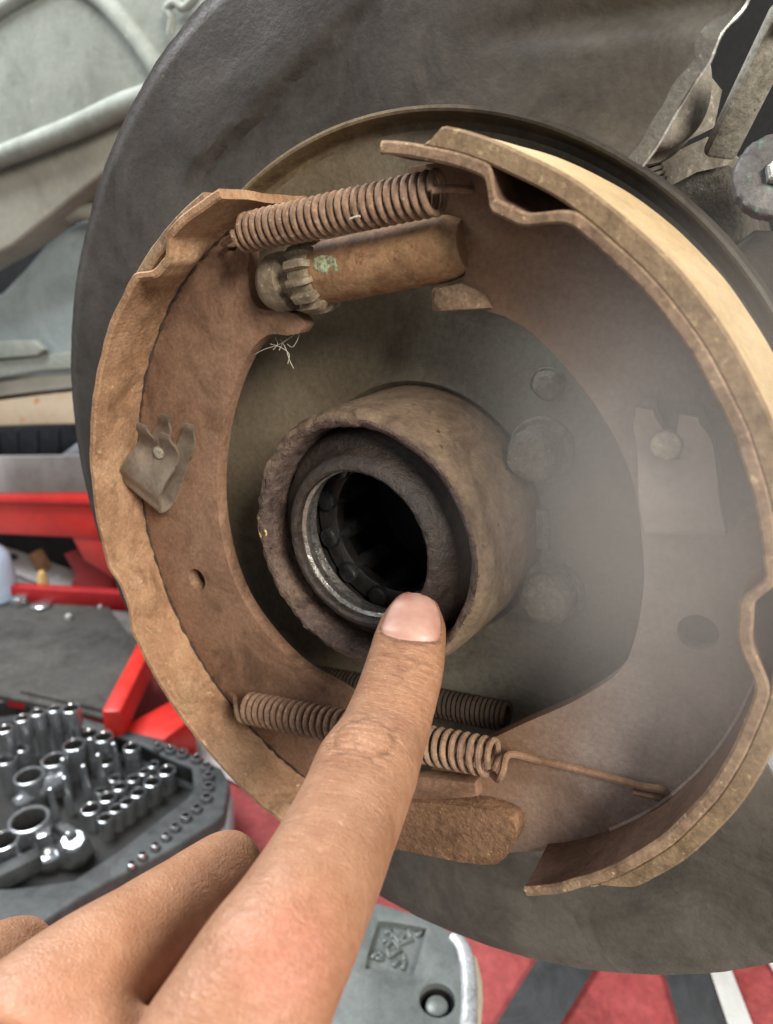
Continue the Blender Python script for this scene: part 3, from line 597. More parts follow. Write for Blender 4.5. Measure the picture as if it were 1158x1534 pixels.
loft_volume(hbm, [[-18.7, -65.3, 108.8], [-24.5, -66.8, 100.5], [-30.1, -70.1, 90.4], [-33.6, -74.2, 81.8], [-34.9, -77.8, 76.6], [-33.7, -81.1, 74.7]], [13, 12, 9.6, 9, 8.6, 5], [11, 11, 9, 8.6, 8.2, 5], VIEW + Vector(CR[1]) * .5)
loft_volume(hbm, [[-38.2, -80.7, 78.7], [-33.8, -85.2, 76.6], [-27.5, -86.1, 79.3], [-22.9, -83.8, 84.3]], [7, 8, 7.5, 5], [7, 8, 7, 5], VIEW)
# back of the hand
loft_volume(hbm, [[35.3, -40.0, 66.4], [36.5, -40.3, 74.6], [37.5, -43.2, 82.8], [40.1, -51.0, 94.6], [41.7, -62.1, 104.7]], [9.5, 12.5, 14.5, 16, 17], [9.5, 11, 12, 13, 14], VIEW)
loft_volume(hbm, [[-2.5, -59.7, 83.6], [3.6, -57.6, 90.2], [12.1, -58.7, 95.4], [21.4, -63.7, 100.5], [30.4, -73.0, 106.4]], [10, 14, 16, 17, 18], [9, 12, 12.5, 13, 14], VIEW)
loft_volume(hbm, [[-22.2, -70.3, 100.6], [-12.2, -69.7, 104.1], [2.5, -71.0, 108.0], [19.0, -75.8, 112.3]], [12, 14, 15, 16], [10, 11.5, 12.5, 13], VIEW)
loft_volume(hbm, [[10.9, -68.8, 76.7], [14.4, -67.4, 82.6], [20.6, -65.2, 89.1], [28.8, -65.6, 96.7]], [8, 15, 18, 19], [5, 8, 11, 12], VIEW)
loft_volume(hbm, [[1.2, -75.5, 53.0], [3.1, -74.4, 61.3], [7.1, -72.0, 70.3], [12.3, -70.3, 78.9], [21.4, -68.5, 88.8]], [7, 11, 14, 16, 17], [6, 7, 8, 9, 10], VIEW)
loft_volume(hbm, [[37.4, -62.7, 64.9], [38.4, -65.3, 72.9], [38.1, -70.5, 87.9], [38.4, -75.8, 100.1]], [8, 12, 15, 17], [8, 11, 13, 14], VIEW)
bmesh.ops.recalc_face_normals(hbm, faces=hbm.faces[:])
for v in hbm.verts: v.co = W(v.co)
tmp = bpy.data.meshes.new('tmp'); hbm.to_mesh(tmp); hbm.free()
to = bpy.data.objects.new('tmp', tmp); COL.objects.link(to)
md = to.modifiers.new('r', 'REMESH'); md.mode = 'VOXEL'; md.voxel_size = .00042
ms = to.modifiers.new('s', 'SMOOTH'); ms.factor = .5; ms.iterations = 14
dg = bpy.context.evaluated_depsgraph_get(); ev = to.evaluated_get(dg)
hme = bpy.data.meshes.new_from_object(ev, preserve_all_data_layers=False, depsgraph=dg)
bpy.data.objects.remove(to); bpy.data.meshes.remove(tmp)
# melt the back of the hand together, leave the fingers crisp
nv = len(hme.vertices); co = np.empty(nv * 3, np.float32); hme.vertices.foreach_get('co', co); co = co.reshape(-1, 3)
hm = np.stack([co[:, 0] * 1000, co[:, 2] * 1000 - AXLE, -co[:, 1] * 1000], 1)
PALM = [np.array(p) for p in [[23.3, -46.4, 71.7], [14.0, -56.2, 79.2], [29.7, -50.4, 84.5], [1.2, -56.6, 92.5], [41.8, -40.4, 75.1], [-8.3, -58.6, 96.9]]]
wgt = np.zeros(nv)
for p_, rad_ in zip(PALM, (14, 22, 26, 15, 12, 15)): wgt = np.maximum(wgt, np.clip(1.6 - np.linalg.norm(hm - p_, axis=1) / rad_, 0, 1))
to = bpy.data.objects.new('tmp', hme); COL.objects.link(to); vg = to.vertex_groups.new(name='palm')
lv_ = np.round(wgt * 10).astype(int)
for k in range(1, 11):
    ix = np.nonzero(lv_ == k)[0]
    if len(ix): vg.add([int(i) for i in ix], k / 10, 'REPLACE')
ms = to.modifiers.new('s', 'SMOOTH'); ms.factor = .5; ms.iterations = 220; ms.vertex_group = 'palm'
dg = bpy.context.evaluated_depsgraph_get(); ev = to.evaluated_get(dg)
hme2 = bpy.data.meshes.new_from_object(ev, preserve_all_data_layers=False, depsgraph=dg); bpy.data.objects.remove(to); bpy.data.meshes.remove(hme)
hme = hme2; hme.name = 'hand'
nv = len(hme.vertices); co = np.empty(nv * 3, np.float32); hme.vertices.foreach_get('co', co); co = co.reshape(-1, 3)
no = np.empty(nv * 3, np.float32); hme.vertices.foreach_get('normal', no); no = no.reshape(-1, 3)
hm = np.stack([co[:, 0] * 1000, co[:, 2] * 1000 - AXLE, -co[:, 1] * 1000], 1)           # back to wheel-frame mm
hn = np.stack([no[:, 0], no[:, 2], -no[:, 1]], 1)
path = np.array([list(p) for p in ipath]); seglen = np.r_[0, np.cumsum(np.linalg.norm(np.diff(path, axis=0), axis=1))]
best = np.full(nv, 1e9); S = np.zeros(nv); OFF = np.zeros((nv, 3)); TT = np.zeros((nv, 3))
for i in range(len(path) - 1):
    a, b = path[i], path[i + 1]; d = b - a; l2 = d @ d
    t = np.clip((hm - a) @ d / l2, 0, 1); pr = a + t[:, None] * d; off = hm - pr; dd = np.linalg.norm(off, axis=1); k = dd < best
    best[k] = dd[k]; S[k] = (seglen[i] + t * np.sqrt(l2))[k]; OFF[k] = off[k]; TT[k] = d / np.sqrt(l2)
Dv = np.array(IDX_D); Dl = Dv - TT * (TT @ Dv)[:, None]; Dl /= np.linalg.norm(Dl, axis=1)[:, None] + 1e-9
Lv = np.cross(TT, Dl); LAT = (OFF * Lv).sum(1); DOR = (OFF * Dl).sum(1)
hwS = np.interp(S, seglen[::6], IHW)
on = np.clip((1.35 - best / np.maximum(hwS, 6)) / .25, 0, 1)                             # on the index finger
dorsal = np.clip((DOR / np.maximum(hwS, 4) + .15) / .5, 0, 1)
sD = float(seglen[5 * 6]); sP = float(seglen[8 * 6]); sM = float(seglen[14 * 6])          # finger joints along the path
rs = np.random.RandomState(3); disp = np.zeros(nv)
def crease(s0, depth, width, bow, ph, half):
    c = s0 + bow * (LAT / 8) ** 2 + .45 * np.sin(LAT * .55 + ph) + .22 * np.sin(LAT * 1.5 + ph * 2.3)
    m = np.clip((half - np.abs(LAT)) / 3, 0, 1)
    m = m * (.55 + .45 * np.sin(LAT * .8 + ph * 3.7 + S * .4))
    return -depth * np.exp(-((S - c) / width) ** 2) * m
for s0, dp_, w, bow in [(sD - 2.6, .26, .5, -.3), (sD - .9, .44, .55, .15), (sD + 1.2, .5, .6, .3), (sD + 3.0, .34, .5, .5), (sD - 4.2, .22, .5, -.4), (sD + 5.2, .22, .6, .6)]:
    disp += crease(s0, dp_, w, bow, rs.rand() * 6, 7) * dorsal * on
for k in range(-5, 8):
    if k == 0: continue
    disp += crease(sP + k * 1.55 + .4 * rs.randn() * .5, ((.6 if k > 0 else .5) * math.exp(-(k / 4.6) ** 2) + .12), .42, (.9 if k > 0 else -.9) * min(abs(k), 3) / 2.2, rs.rand() * 6, 8.5) * dorsal * on
disp += .6 * np.exp(-((S - sP) / 3.2) ** 2 - (LAT / 4.8) ** 2) * dorsal * on           # padded skin over the knuckle
disp -= .3 * np.exp(-(((S - sP) / 4.6) ** 2 + ((LAT) / 6.4) ** 2 - 1) ** 2 / .05) * dorsal * on
disp += .9 * np.exp(-((S - sM) / 8.0) ** 2 - ((LAT) / 7.0) ** 2) * dorsal                # knuckle of the index
for k in range(8):
    disp += crease(sP + 9 + k * 1.5 + rs.rand(), .02 + .04 * rs.rand(), .38, .4 + .8 * rs.randn(), rs.rand() * 6, 6 + 5 * rs.rand()) * dorsal * on
crs = disp.copy(); crs[crs > 0] = 0
# bed of the nail
nS0, nS1 = float(seglen[3]), float(np.interp(0, [0], [0])) + 11.2
NT = -.16
ang = np.arctan2(LAT, DOR)
nu_ = (S - 1.0) / 14.8; nw_ = (ang - NT) / .98
rn = np.maximum(np.abs(nw_), np.where(nu_ > .5, nu_ + .16 * nw_ ** 2 - 0.0, 0))
fold = .75 * np.exp(-((rn - 1.03) / .045) ** 2) * (S < 19) * (DOR > -1) * on
disp -= .5 * np.clip((1.0 - rn) / .08, 0, 1) * (S < 19) * on
disp += .32 * np.exp(-((rn - 1.10) / .07) ** 2) * (S < 20) * (DOR > -1) * on
hm2 = hm + hn * disp[:, None]
co2 = np.stack([hm2[:, 0], -hm2[:, 2], hm2[:, 1] + AXLE], 1) * .001
horg = np.array([hm2[:, 0].mean() * .001, -hm2[:, 2].mean() * .001, float(co2[:, 2].min())])
hme.vertices.foreach_set('co', (co2 - horg).astype(np.float32).ravel())
for nm, arr in (('fs', S), ('fl', LAT), ('fm', dorsal * on * (1 - .9 * np.clip((S - sM + 24) / 16, 0, 1))), ('cr', np.clip(-crs * 1.35 + fold, 0, .7))):
    at = hme.attributes.new(nm, 'FLOAT', 'POINT'); at.data.foreach_set('value', arr.astype(np.float32))
# knuckle flush: reddened skin over the joints and nearby
MCPp = np.array([[44.7, -25.3, 75.5]][0]); MID = np.array([[13.7, -34.5, 95.3]][0])
red = np.exp(-(np.linalg.norm(hm - MCPp, axis=1) / 9) ** 2) + .6 * np.exp(-(np.linalg.norm(hm - MID, axis=1) / 12) ** 2) + .35 * np.exp(-((S - 2) / 5) ** 2) * on
at = hme.attributes.new('red', 'FLOAT', 'POINT'); at.data.foreach_set('value', np.clip(red, 0, 1).astype(np.float32))
hme.polygons.foreach_set('use_smooth', np.ones(len(hme.polygons), bool))
hme.update()
def skin_mat():
    m, nt, b = newmat('skin'); L = nt.links
    tc = nd(nt, 'ShaderNodeTexCoord'); co_ = tc.outputs['Object']
    big = noise_tex(nt, co_, 60, 5, .6, .2); midn = noise_tex(nt, co_, 260, 5, .65)
    col = ramp(nt, big, [(.3, (.345, .168, .092)), (.5, (.425, .222, .128)), (.7, (.50, .28, .172))])
    col = mixc(nt, .3, col, ramp(nt, midn, [(.35, (.325, .145, .08)), (.65, (.53, .31, .195))]))
    ar = nd(nt, 'ShaderNodeAttribute', attribute_name='red')
    rm = nd(nt, 'ShaderNodeMath', operation='MULTIPLY'); L.new(ar.outputs['Fac'], rm.inputs[0]); L.new(midn, rm.inputs[1])
    col = mixc(nt, rm.outputs[0], col, (.60, .22, .165))
    ac = nd(nt, 'ShaderNodeAttribute', attribute_name='cr')          # folds painted darker: crease shade together with worked-in dirt
    col = mixc(nt, ac.outputs['Fac'], col, (.20, .095, .055))
    SKINCOL = col
    b.inputs['Subsurface Weight'].default_value = .22; b.inputs['Subsurface Radius'].default_value = (1, .35, .2); b.inputs['Subsurface Scale'].default_value = .0022
    b.inputs['Roughness'].default_value = .4; b.inputs['Specular IOR Level'].default_value = .42
    # fine wrinkles: across the finger, from the finger's own length and width
    s_ = nd(nt, 'ShaderNodeAttribute', attribute_name='fs'); l_ = nd(nt, 'ShaderNodeAttribute', attribute_name='fl'); f_ = nd(nt, 'ShaderNodeAttribute', attribute_name='fm')
    cb = nd(nt, 'ShaderNodeCombineXYZ'); L.new(s_.outputs['Fac'], cb.inputs[0]); L.new(l_.outputs['Fac'], cb.inputs[1])
    mp = nd(nt, 'ShaderNodeMapping'); mp.inputs['Scale'].default_value = (1.15, .22, 1); L.new(cb.outputs[0], mp.inputs[0])
    w1 = noise_tex(nt, mp.outputs[0], 1.25, 4, .55, .5)
    r1_ = nd(nt, 'ShaderNodeMath', operation='PINGPONG'); 
    k1 = nd(nt, 'ShaderNodeMath', operation='MULTIPLY'); k1.inputs[1].default_value = 6; L.new(w1, k1.inputs[0]); L.new(k1.outputs[0], r1_.inputs[0]); r1_.inputs[1].default_value = .5
    wm = nd(nt, 'ShaderNodeMath', operation='MULTIPLY'); L.new(r1_.outputs[0], wm.inputs[0]); L.new(f_.outputs['Fac'], wm.inputs[1])
    v1 = nd(nt, 'ShaderNodeTexVoronoi', feature='DISTANCE_TO_EDGE'); v1.inputs['Scale'].default_value = 950
    mpp = nd(nt, 'ShaderNodeMapping'); mpp.inputs['Scale'].default_value = (1, 1, 1.3); L.new(co_, mpp.inputs[0]); L.new(mpp.outputs[0], v1.inputs['Vector'])
    vm = nd(nt, 'ShaderNodeMath', operation='MULTIPLY'); L.new(v1.outputs['Distance'], vm.inputs[0]); vm.inputs[1].default_value = .55
    a1 = nd(nt, 'ShaderNodeMath', operation='ADD'); L.new(wm.outputs[0], a1.inputs[0]); L.new(vm.outputs[0], a1.inputs[1])
    lc = ramp(nt, wm.outputs[0], [(0.0, (1, 1, 1)), (.04, (.80, .74, .70)), (.16, (1, 1, 1))])       # fine lines read darker
    L.new(mixc(nt, .8, SKINCOL, lc, 'MULTIPLY'), b.inputs['Base Color'])
    n3 = noise_tex(nt, co_, 620, 5, .6, 1.2); a2 = nd(nt, 'ShaderNodeMath', operation='ADD'); L.new(a1.outputs[0], a2.inputs[0]); L.new(n3, a2.inputs[1])
    bp = nd(nt, 'ShaderNodeBump'); bp.inputs['Strength'].default_value = .75; bp.inputs['Distance'].default_value = .00042
    L.new(a2.outputs[0], bp.inputs['Height']); L.new(bp.outputs[0], b.inputs['Normal'])
    return m
MT['skin'] = skin_mat()
def nail_mat():
    m, nt, b = newmat('nail'); L = nt.links
    tc = nd(nt, 'ShaderNodeTexCoord'); n_ = noise_tex(nt, tc.outputs['Object'], 160, 3, .5)
    L.new(ramp(nt, n_, [(.3, (.41, .20, .15)), (.5, (.48, .265, .21)), (.72, (.56, .35, .28))]), b.inputs['Base Color'])
    b.inputs['Roughness'].default_value = .42; b.inputs['Subsurface Weight'].default_value = .2; b.inputs['Subsurface Scale'].default_value = .0015
    return m
MT['nail'] = nail_mat()
hand = link('person', hme, 'skin', None, Vector(horg))
tag(hand, 'bare left hand pointing its index finger at the bore rim', 'person')
# fingernail, seated on the end of the index finger
fine_s = np.linspace(0, 30, 241)
def soft(y, n=33):
    p_ = np.r_[np.full(n, y[0]), y, np.full(n, y[-1])]; k = np.hanning(2 * n + 1); return np.convolve(p_, k / k.sum(), 'valid')
ks = seglen[::6]
f_w = soft(np.interp(fine_s, ks, IHW), 14); f_h = soft(np.interp(fine_s, ks, IHH), 14)
f_p = np.stack([np.interp(fine_s, seglen, path[:, i]) for i in range(3)], 1)
N_A, N_B = Vector(f_p[8]), Vector(f_p[150])
def at_s(s):
    T = (N_B - N_A).normalized(); D = (IDX_D - T * IDX_D.dot(T)).normalized()
    return Vector([np.interp(s, fine_s, f_p[:, i]) for i in range(3)]), T, D, T.cross(D), float(np.interp(s, fine_s, f_w)), float(np.interp(s, fine_s, f_h))
V, F = [], []; NU, NVn = 26, 22
for i in range(NU + 1):
    u = i / NU
    for j in range(NVn + 1):
        w = (j / NVn - .5) * 2
        s = 1.0 + (15.8 - 1.0) * u
        s += 2.6 * w * w * (1 - u) - 3.0 * w * w * u * abs(w)
        p, T, D, Sd, hw_, hh_ = at_s(max(s, .2))
        th_ = w * .98 + NT
        e = 2 / 2.25; cx, sy = math.sin(th_), math.cos(th_)
        lift = .5 - .5 * sm(abs(w), .8, 1.0) - .55 * sm(u, .86, 1.0)
        V.append(p + Sd * (math.copysign(abs(cx) ** e, cx) * (hw_ + lift)) + D * (abs(sy) ** e * (hh_ + lift)))
n = len(V)
V += [v - at_s(3)[2] * .5 for v in V]
for i in range(NU):
    for j in range(NVn):
        q = (i * (NVn + 1) + j, i * (NVn + 1) + j + 1, (i + 1) * (NVn + 1) + j + 1, (i + 1) * (NVn + 1) + j); F.append(q); F.append(tuple(n + k for k in q[::-1]))
w = NVn + 1; e = list(range(w)) + [i * w + NVn for i in range(1, NU + 1)] + [NU * w + j for j in range(NVn - 1, -1, -1)] + [i * w for i in range(NU - 1, 0, -1)]
for k in range(len(e)): F.append((e[k], e[(k + 1) % len(e)], n + e[(k + 1) % len(e)], n + e[k]))
obj('fingernail', V, F, 'nail', hand)

# ------------------------------------------------------------------ suspension behind the cut in the shield
def face_axes(): return Vector(CR[0]), Vector(CR[1]), Vector(CR[2])
kn = thing('suspension_arm', 'rough dark cast suspension arm behind the upper right of the shield', 'suspension arm', (110, 20, -110))
slab('cast_body', [[45.3, 87.9], [53.5, 92.6], [60.9, 93.9], [66.4, 84.8], [71.7, 71.4], [84.0, 64.8], [92.6, 33.7], [73.9, 46.8], [56.9, 67.7]], -150, -95, 'cast', kn, bev=3, wobble=.5, seg=3)
slab('upper_bracket', [[33.3, 94.6], [52.9, 102.4], [60.8, 96.8], [55.3, 85.7], [44.7, 80.5]], -150, -108, 'cast_light', kn, bev=2, seg=3)
slab('lower_web', [[63.9, 69.7], [71.7, 77.2], [88.4, 76.3], [91.9, 57.2], [74.4, 59.8]], -120, -86, 'shield', kn, bev=2, seg=3)
bu = thing('rubber_bushing', 'dusty ribbed round bushing peeping past the torn shield edge', 'bushing', [41.3, 107.4, -110.0])
bc = Vector([40.9, 112.0, -92.0]); bax = Vector(CR[2]) * .9 + Vector(CR[0]) * .3 - Vector(CR[1]) * .3
lathe('bushing_shell', [(0, 8), (9, 8), (13, 7.2), (14.5, 5.5), (14.8, 3), (14.2, 1.8), (15.6, .5), (17.4, -.5), (18, -2.5), (17.4, -4.2), (15, -5), (15, -22)], 'cast_light', bu, c=bc, axis=bax, n=64, jitter=rj)
lathe('nut', [(0, -9), (8, -9), (9.5, -10), (9.5, -18)], 'cast_light', bu, c=bc + Vector(CR[0]) * 18 + Vector(CR[1]) * -1, axis=bax, n=6)
rd = thing('tie_rod', 'scratched grey flat rod rising at the upper right', 'rod', [63.6, 96.4, -80.0])
ra, rb_ = Vector([59.5, 95.4, -92.0]), Vector([73.1, 124.1, -78.0])
beam('rod_bar', ra, rb_, 8.5, 4.5, 'rod', rd, up=tuple(CR[0]), bev=1.6)
for k in range(5):
    o_ = Vector(CR[0]) * (-2.6 + k * 1.35) + Vector(CR[2]) * 2.4
    beam('rod_ridge', ra.lerp(rb_, .04) + o_, ra.lerp(rb_, .96) + o_, .7, .8, 'cast_light', rd, up=tuple(CR[0]), bev=.2)
box('rod_clamp', ra.lerp(rb_, .9) + Vector(CR[0]) * 3, (Vector(CR[0]), Vector(CR[1])), (6, 3, 4), 'cast_light', rd, bev=1.2)
wa = thing('washer_bolt', 'large round steel washer with bright bolt centre at the right edge', 'washer', [75.6, 88.1, -75.0])
wc = Vector([76.2, 89.4, -78.0]); wax = Vector(CR[2]) * .93 - Vector(CR[0]) * .3
def wj(r, h, t): q = noise.noise((math.cos(t) * 7, math.sin(t) * 7, r)); return (q * .5 if r > 7 else 0, 0)
lathe('washer_disc', [(0, 1.2), (4, 1.2), (8.8, 1.1), (9.8, .7), (10.2, -.3), (10.0, -3)], 'washer', wa, c=wc, axis=wax, n=80, jitter=wj)
lathe('bolt_head', [(0, 3.4), (2.6, 3.4), (3.2, 2.9), (3.4, 1)], 'bolt_bright', wa, c=wc, axis=wax, n=6)
bt = thing('ribbed_boot', 'tiny striped ribbed boot between the shield and the bushing', 'boot', [39.9, 92.4, -100.0])
b0, b1_ = Vector([38.6, 97.1, -100.0]), Vector([41.7, 90.1, -100.0])
for k in range(6): lathe('rib', [(0, .55), (3.6, .5), (4.1, 0), (3.6, -.5), (0, -.55)], 'cast_light', bt, c=b0.lerp(b1_, k / 5), axis=b1_ - b0, n=24)
tube('boot_core', [b0, b1_], 3.1, 'dark', bt, n=20)
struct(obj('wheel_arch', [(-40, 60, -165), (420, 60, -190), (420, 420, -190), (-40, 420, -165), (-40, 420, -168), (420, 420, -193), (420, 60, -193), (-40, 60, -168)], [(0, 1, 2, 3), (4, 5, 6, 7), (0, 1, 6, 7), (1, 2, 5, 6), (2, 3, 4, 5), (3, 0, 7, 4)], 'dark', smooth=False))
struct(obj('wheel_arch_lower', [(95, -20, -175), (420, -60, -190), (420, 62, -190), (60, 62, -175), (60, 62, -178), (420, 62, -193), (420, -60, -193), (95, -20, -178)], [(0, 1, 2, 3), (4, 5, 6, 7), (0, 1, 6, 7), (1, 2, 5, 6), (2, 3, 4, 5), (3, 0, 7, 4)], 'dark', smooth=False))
tag(obj('pale_sheet_corner', [*map(tuple, [[88.7, -103.6, -110.0], [116.6, -65.1, -110.0], [129.5, -104.3, -110.0], [103.6, -115.7, -110.0]]), *map(tuple, [[88.4, -109.4, -118.0], [117.1, -69.6, -118.0], [130.5, -110.1, -118.0], [103.7, -121.9, -118.0]])], [(0, 1, 2, 3), (7, 6, 5, 4), (0, 4, 5, 1), (1, 5, 6, 2), (2, 6, 7, 3), (3, 7, 4, 0)], 'case_pale', bev=1), 'pale grey panel corner beyond the lower right of the shoe', 'panel')

# ------------------------------------------------------------------ under-car parts at upper left
pn = thing('underbody_casting', 'dusty grey green casting with curved raised ribs at upper left', 'casting', [-581.5, 112.1, -330.0])
Z = -330
def bgslab(nm, px_, z0, z1, mat, par, bev=3): return slab(nm, px_, z0, z1, mat, par, bev=bev, seg=3)
bgslab('casting_face', [[-730.9, 357.9], [-276.4, 275.7], [-340.6, 184.2], [-425.5, 182.7], [-517.5, 172.5], [-631.9, 159.6], [-830.6, 132.4]], -360, -330, 'panel', pn)
bgslab('casting_lower_face', [[-843.6, 140.2], [-646.3, 155.2], [-529.3, 168.9], [-434.5, 184.5], [-348.1, 186.1], [-351.0, 159.0], [-485.7, 137.0], [-575.2, 101.6], [-648.5, 72.7], [-758.1, 40.6], [-898.6, 15.9]], -380, -338, 'panel_tan', pn)
tube('raised_rib', smooth_path([[-785.4, 130.7, -328.0], [-631.0, 151.8, -328.0], [-565.5, 161.0, -328.0], [-506.2, 169.9, -328.0], [-452.0, 179.8, -328.0], [-411.1, 184.9, -328.0], [-337.5, 194.5, -328.0]], 6), [9.5] * 37, 'panel', pn, n=14)
tube('curved_rib', smooth_path([[-531.6, 294.3, -329.0], [-484.8, 271.0, -329.0], [-455.5, 253.2, -329.0], [-431.6, 232.0, -329.0], [-411.8, 211.5, -329.0], [-396.0, 191.6, -329.0], [-384.1, 169.7, -329.0]], 6), [8.5] * 37, 'panel', pn, n=14)
tube('corner_rib', smooth_path([[-665.7, 253.0, -329.0], [-596.7, 267.7, -329.0], [-555.5, 274.3, -329.0], [-499.8, 280.1, -329.0]], 6), [7] * 19, 'panel', pn, n=12)
wp = thing('wire_bracket', 'small bent grey wire bracket at the top of the casting', 'bracket', [-374.7, 229.5, -320.0])
tube('bent_wire', smooth_path([[-380.1, 222.0, -322.0], [-376.8, 230.2, -322.0], [-381.4, 237.6, -322.0], [-372.5, 240.6, -322.0], [-364.1, 236.1, -322.0], [-354.8, 238.9, -322.0], [-348.9, 243.0, -322.0]], 6), 3.2, 'panel', wp, n=10)
tk = thing('pale_tank', 'pale blue grey sheet metal tank below the casting', 'tank', [-697.8, -46.4, -380.0])
bgslab('tank_face', [[-988.9, -32.5], [-756.7, 19.9], [-701.8, 48.8], [-658.8, 74.0], [-602.1, 94.6], [-540.5, 102.3], [-540.2, 51.4], [-571.6, -58.2], [-1023.4, -112.4]], -440, -380, 'panel_blue', tk, 8)
bgslab('tank_flange', [[-996.5, -87.5], [-768.0, -58.6], [-685.9, -46.0], [-545.1, -27.2], [-548.8, -46.7], [-690.8, -64.6], [-774.6, -80.0], [-1008.1, -114.4]], -400, -372, 'panel', tk, 2)
bgslab('strap_lug', [[-791.4, -38.1], [-685.7, -28.9], [-670.9, -38.2], [-681.5, -45.6], [-798.8, -60.1]], -375, -366, 'panel', tk, 2)
tube('hose_stub', [[-588.6, 100.3, -365.0], [-569.1, 103.6, -365.0], [-526.9, 100.4, -365.0]], [7, 8, 8], 'panel_tan', tk, n=16)
st = [('pale_board', 'upper pale grey board under the tank', [[-1036.9, -124.8], [-796.7, -87.9], [-710.8, -72.7], [-564.4, -51.0], [-567.7, -68.5], [-716.0, -92.3], [-802.8, -107.9], [-1045.6, -145.1]], 'plank'),
      ('tan_board', 'lower tan board with orange stain under the tank', [[-1052.7, -152.1], [-808.0, -113.8], [-720.5, -97.9], [-571.1, -73.5], [-578.8, -114.6], [-730.4, -135.2], [-818.6, -148.1], [-1065.4, -181.5]], 'plank_tan')]
for nm, lb, px_, mt_ in st: tag(bgslab(nm, px_, -470, -384, mt_, None, 2), lb, 'board')
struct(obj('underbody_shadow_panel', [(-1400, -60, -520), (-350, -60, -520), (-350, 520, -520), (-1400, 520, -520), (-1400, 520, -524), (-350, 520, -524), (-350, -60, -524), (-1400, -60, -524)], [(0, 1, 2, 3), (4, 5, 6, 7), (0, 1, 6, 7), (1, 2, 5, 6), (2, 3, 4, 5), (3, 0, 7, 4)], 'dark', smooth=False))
ty = thing('black_tyre', 'black rubber tyre sidewall strip behind the red trolley', 'tyre', [-1109.4, -291.8, -600.0])
yA = [[-1588.7, -327.1, -600.0], [-928.9, -224.4, -600.0]]
beam('tyre_wall', yA[0], yA[1], 62, 60, 'tyre', ty, bev=10)
for k in range(7):
    p_ = Vector(yA[0]).lerp(Vector(yA[1]), .38 + k * .09); beam('tread_groove', p_ + Vector((8, 24, 30)), p_ + Vector((-4, -24, 30)), 8, 5, 'tyre', ty, up=(1, 0, 0), bev=1)
wl = [[-955.5, -253.5, -540.0], [-893.2, -217.1, -540.0], [-827.7, -190.5, -540.0], [-827.5, -265.4, -540.0], [-945.1, -280.8, -540.0]]
tag(slab('white_wedge', [p[:2] for p in wl], -560, -540, 'case_pale', None, bev=4, seg=3), 'blurred white wedge block beside the black tyre', 'block')
tag(slab('pale_sheet', [[-1445.7, -318.6], [-733.0, -206.5], [-744.4, -271.2], [-1485.7, -406.9]], -530, -520, 'concrete', None, bev=1), 'pale shiny sheet leaning above the red beam', 'sheet')

# ------------------------------------------------------------------ red trolley
tr = thing('red_trolley', 'bright red steel trolley frame with dark rubber matted shelf', 'trolley', [[-600.8, -352.0, -293.5]][0])
MY = -345
mt_px = [[-821.3, -345.0, -246.0], [-728.1, -345.0, -323.8], [-652.7, -345.0, -380.0], [-484.1, -345.0, -310.9], [-423.9, -345.0, -219.3], [-528.9, -345.0, -191.2], [-645.6, -345.0, -156.4]]
slab('rubber_mat', [(p[0], p[2]) for p in mt_px], -350, -345, 'mat', tr, bev=1.5, to3=lambda x, y, z: Vector((x, z, y)))
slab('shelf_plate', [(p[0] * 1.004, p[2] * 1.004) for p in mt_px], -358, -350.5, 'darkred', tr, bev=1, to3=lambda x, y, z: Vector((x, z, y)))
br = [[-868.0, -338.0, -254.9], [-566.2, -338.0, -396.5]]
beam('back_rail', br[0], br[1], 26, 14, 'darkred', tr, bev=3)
sr = [[-481.8, -338.0, -309.9], [-413.5, -338.0, -212.0]]
beam('side_rail', ext(sr[0], sr[1], -.35), ext(sr[0], sr[1], 1.05), 30, 18, 'red', tr, bev=3)
ub = [[-1208.0, -352.0, -420.0], [-645.7, -248.0, -420.0]]
beam('upper_beam', ub[0], ub[1], 58, 26, 'red', tr, bev=4)
ul = [[-1160.5, -317.0, -404.0], [-621.2, -222.6, -404.0]]
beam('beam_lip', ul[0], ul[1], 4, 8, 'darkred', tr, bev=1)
gu = [[-742.9, -290.1], [-629.5, -267.8], [-630.2, -341.9], [-670.4, -335.0], [-719.7, -323.6]]
slab('gusset', gu, -424, -410, 'red', tr, bev=2)
slab('dark_backing', [[-1411.2, -449.8], [-717.7, -307.4], [-737.9, -416.7], [-1476.6, -594.3]], -482, -475, 'dark', tr, bev=1)  # added dark backing, stands in for the dark clutter under the beam
gd = [[-811.7, -346.6], [-758.4, -342.5], [-708.1, -360.7], [-711.4, -392.3], [-820.4, -415.1], [-792.1, -373.4]]
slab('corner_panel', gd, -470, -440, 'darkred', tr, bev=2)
lw = [[-419.2, -352.0, -216.7], [-409.8, -352.0, -286.2], [-371.5, -352.0, -267.3], [-370.2, -352.0, -229.0]]
slab('front_skirt', [(p[0], p[2]) for p in lw], -398, -352, 'red', tr, bev=2, to3=lambda x, y, z: Vector((x, z, y)))
fr = [[-538.7, -352.0, -199.8], [-432.6, -352.0, -225.2]]
beam('front_edge', fr[0], fr[1], 22, 5, 'mat', tr, bev=1)
cu = thing('plastic_bottle', 'pale blue plastic bottle at the left edge on the trolley', 'bottle', [[-746.0, -345.0, -303.9]][0])
cc = Vector([[-757.3, -345.0, -305.5]][0])
lathe('bottle_body', [(0, 0), (24, 0), (27, 3), (27, 30), (24, 58), (15, 70), (10, 74), (10, 82), (0, 82)], 'cup', cu, c=cc, axis=(0, 1, 0), n=36)
lathe('bottle_cap', [(0, 95), (11, 95), (12, 92), (12, 80), (10, 79)], 'dark', cu, c=cc, axis=(0, 1, 0), n=24)
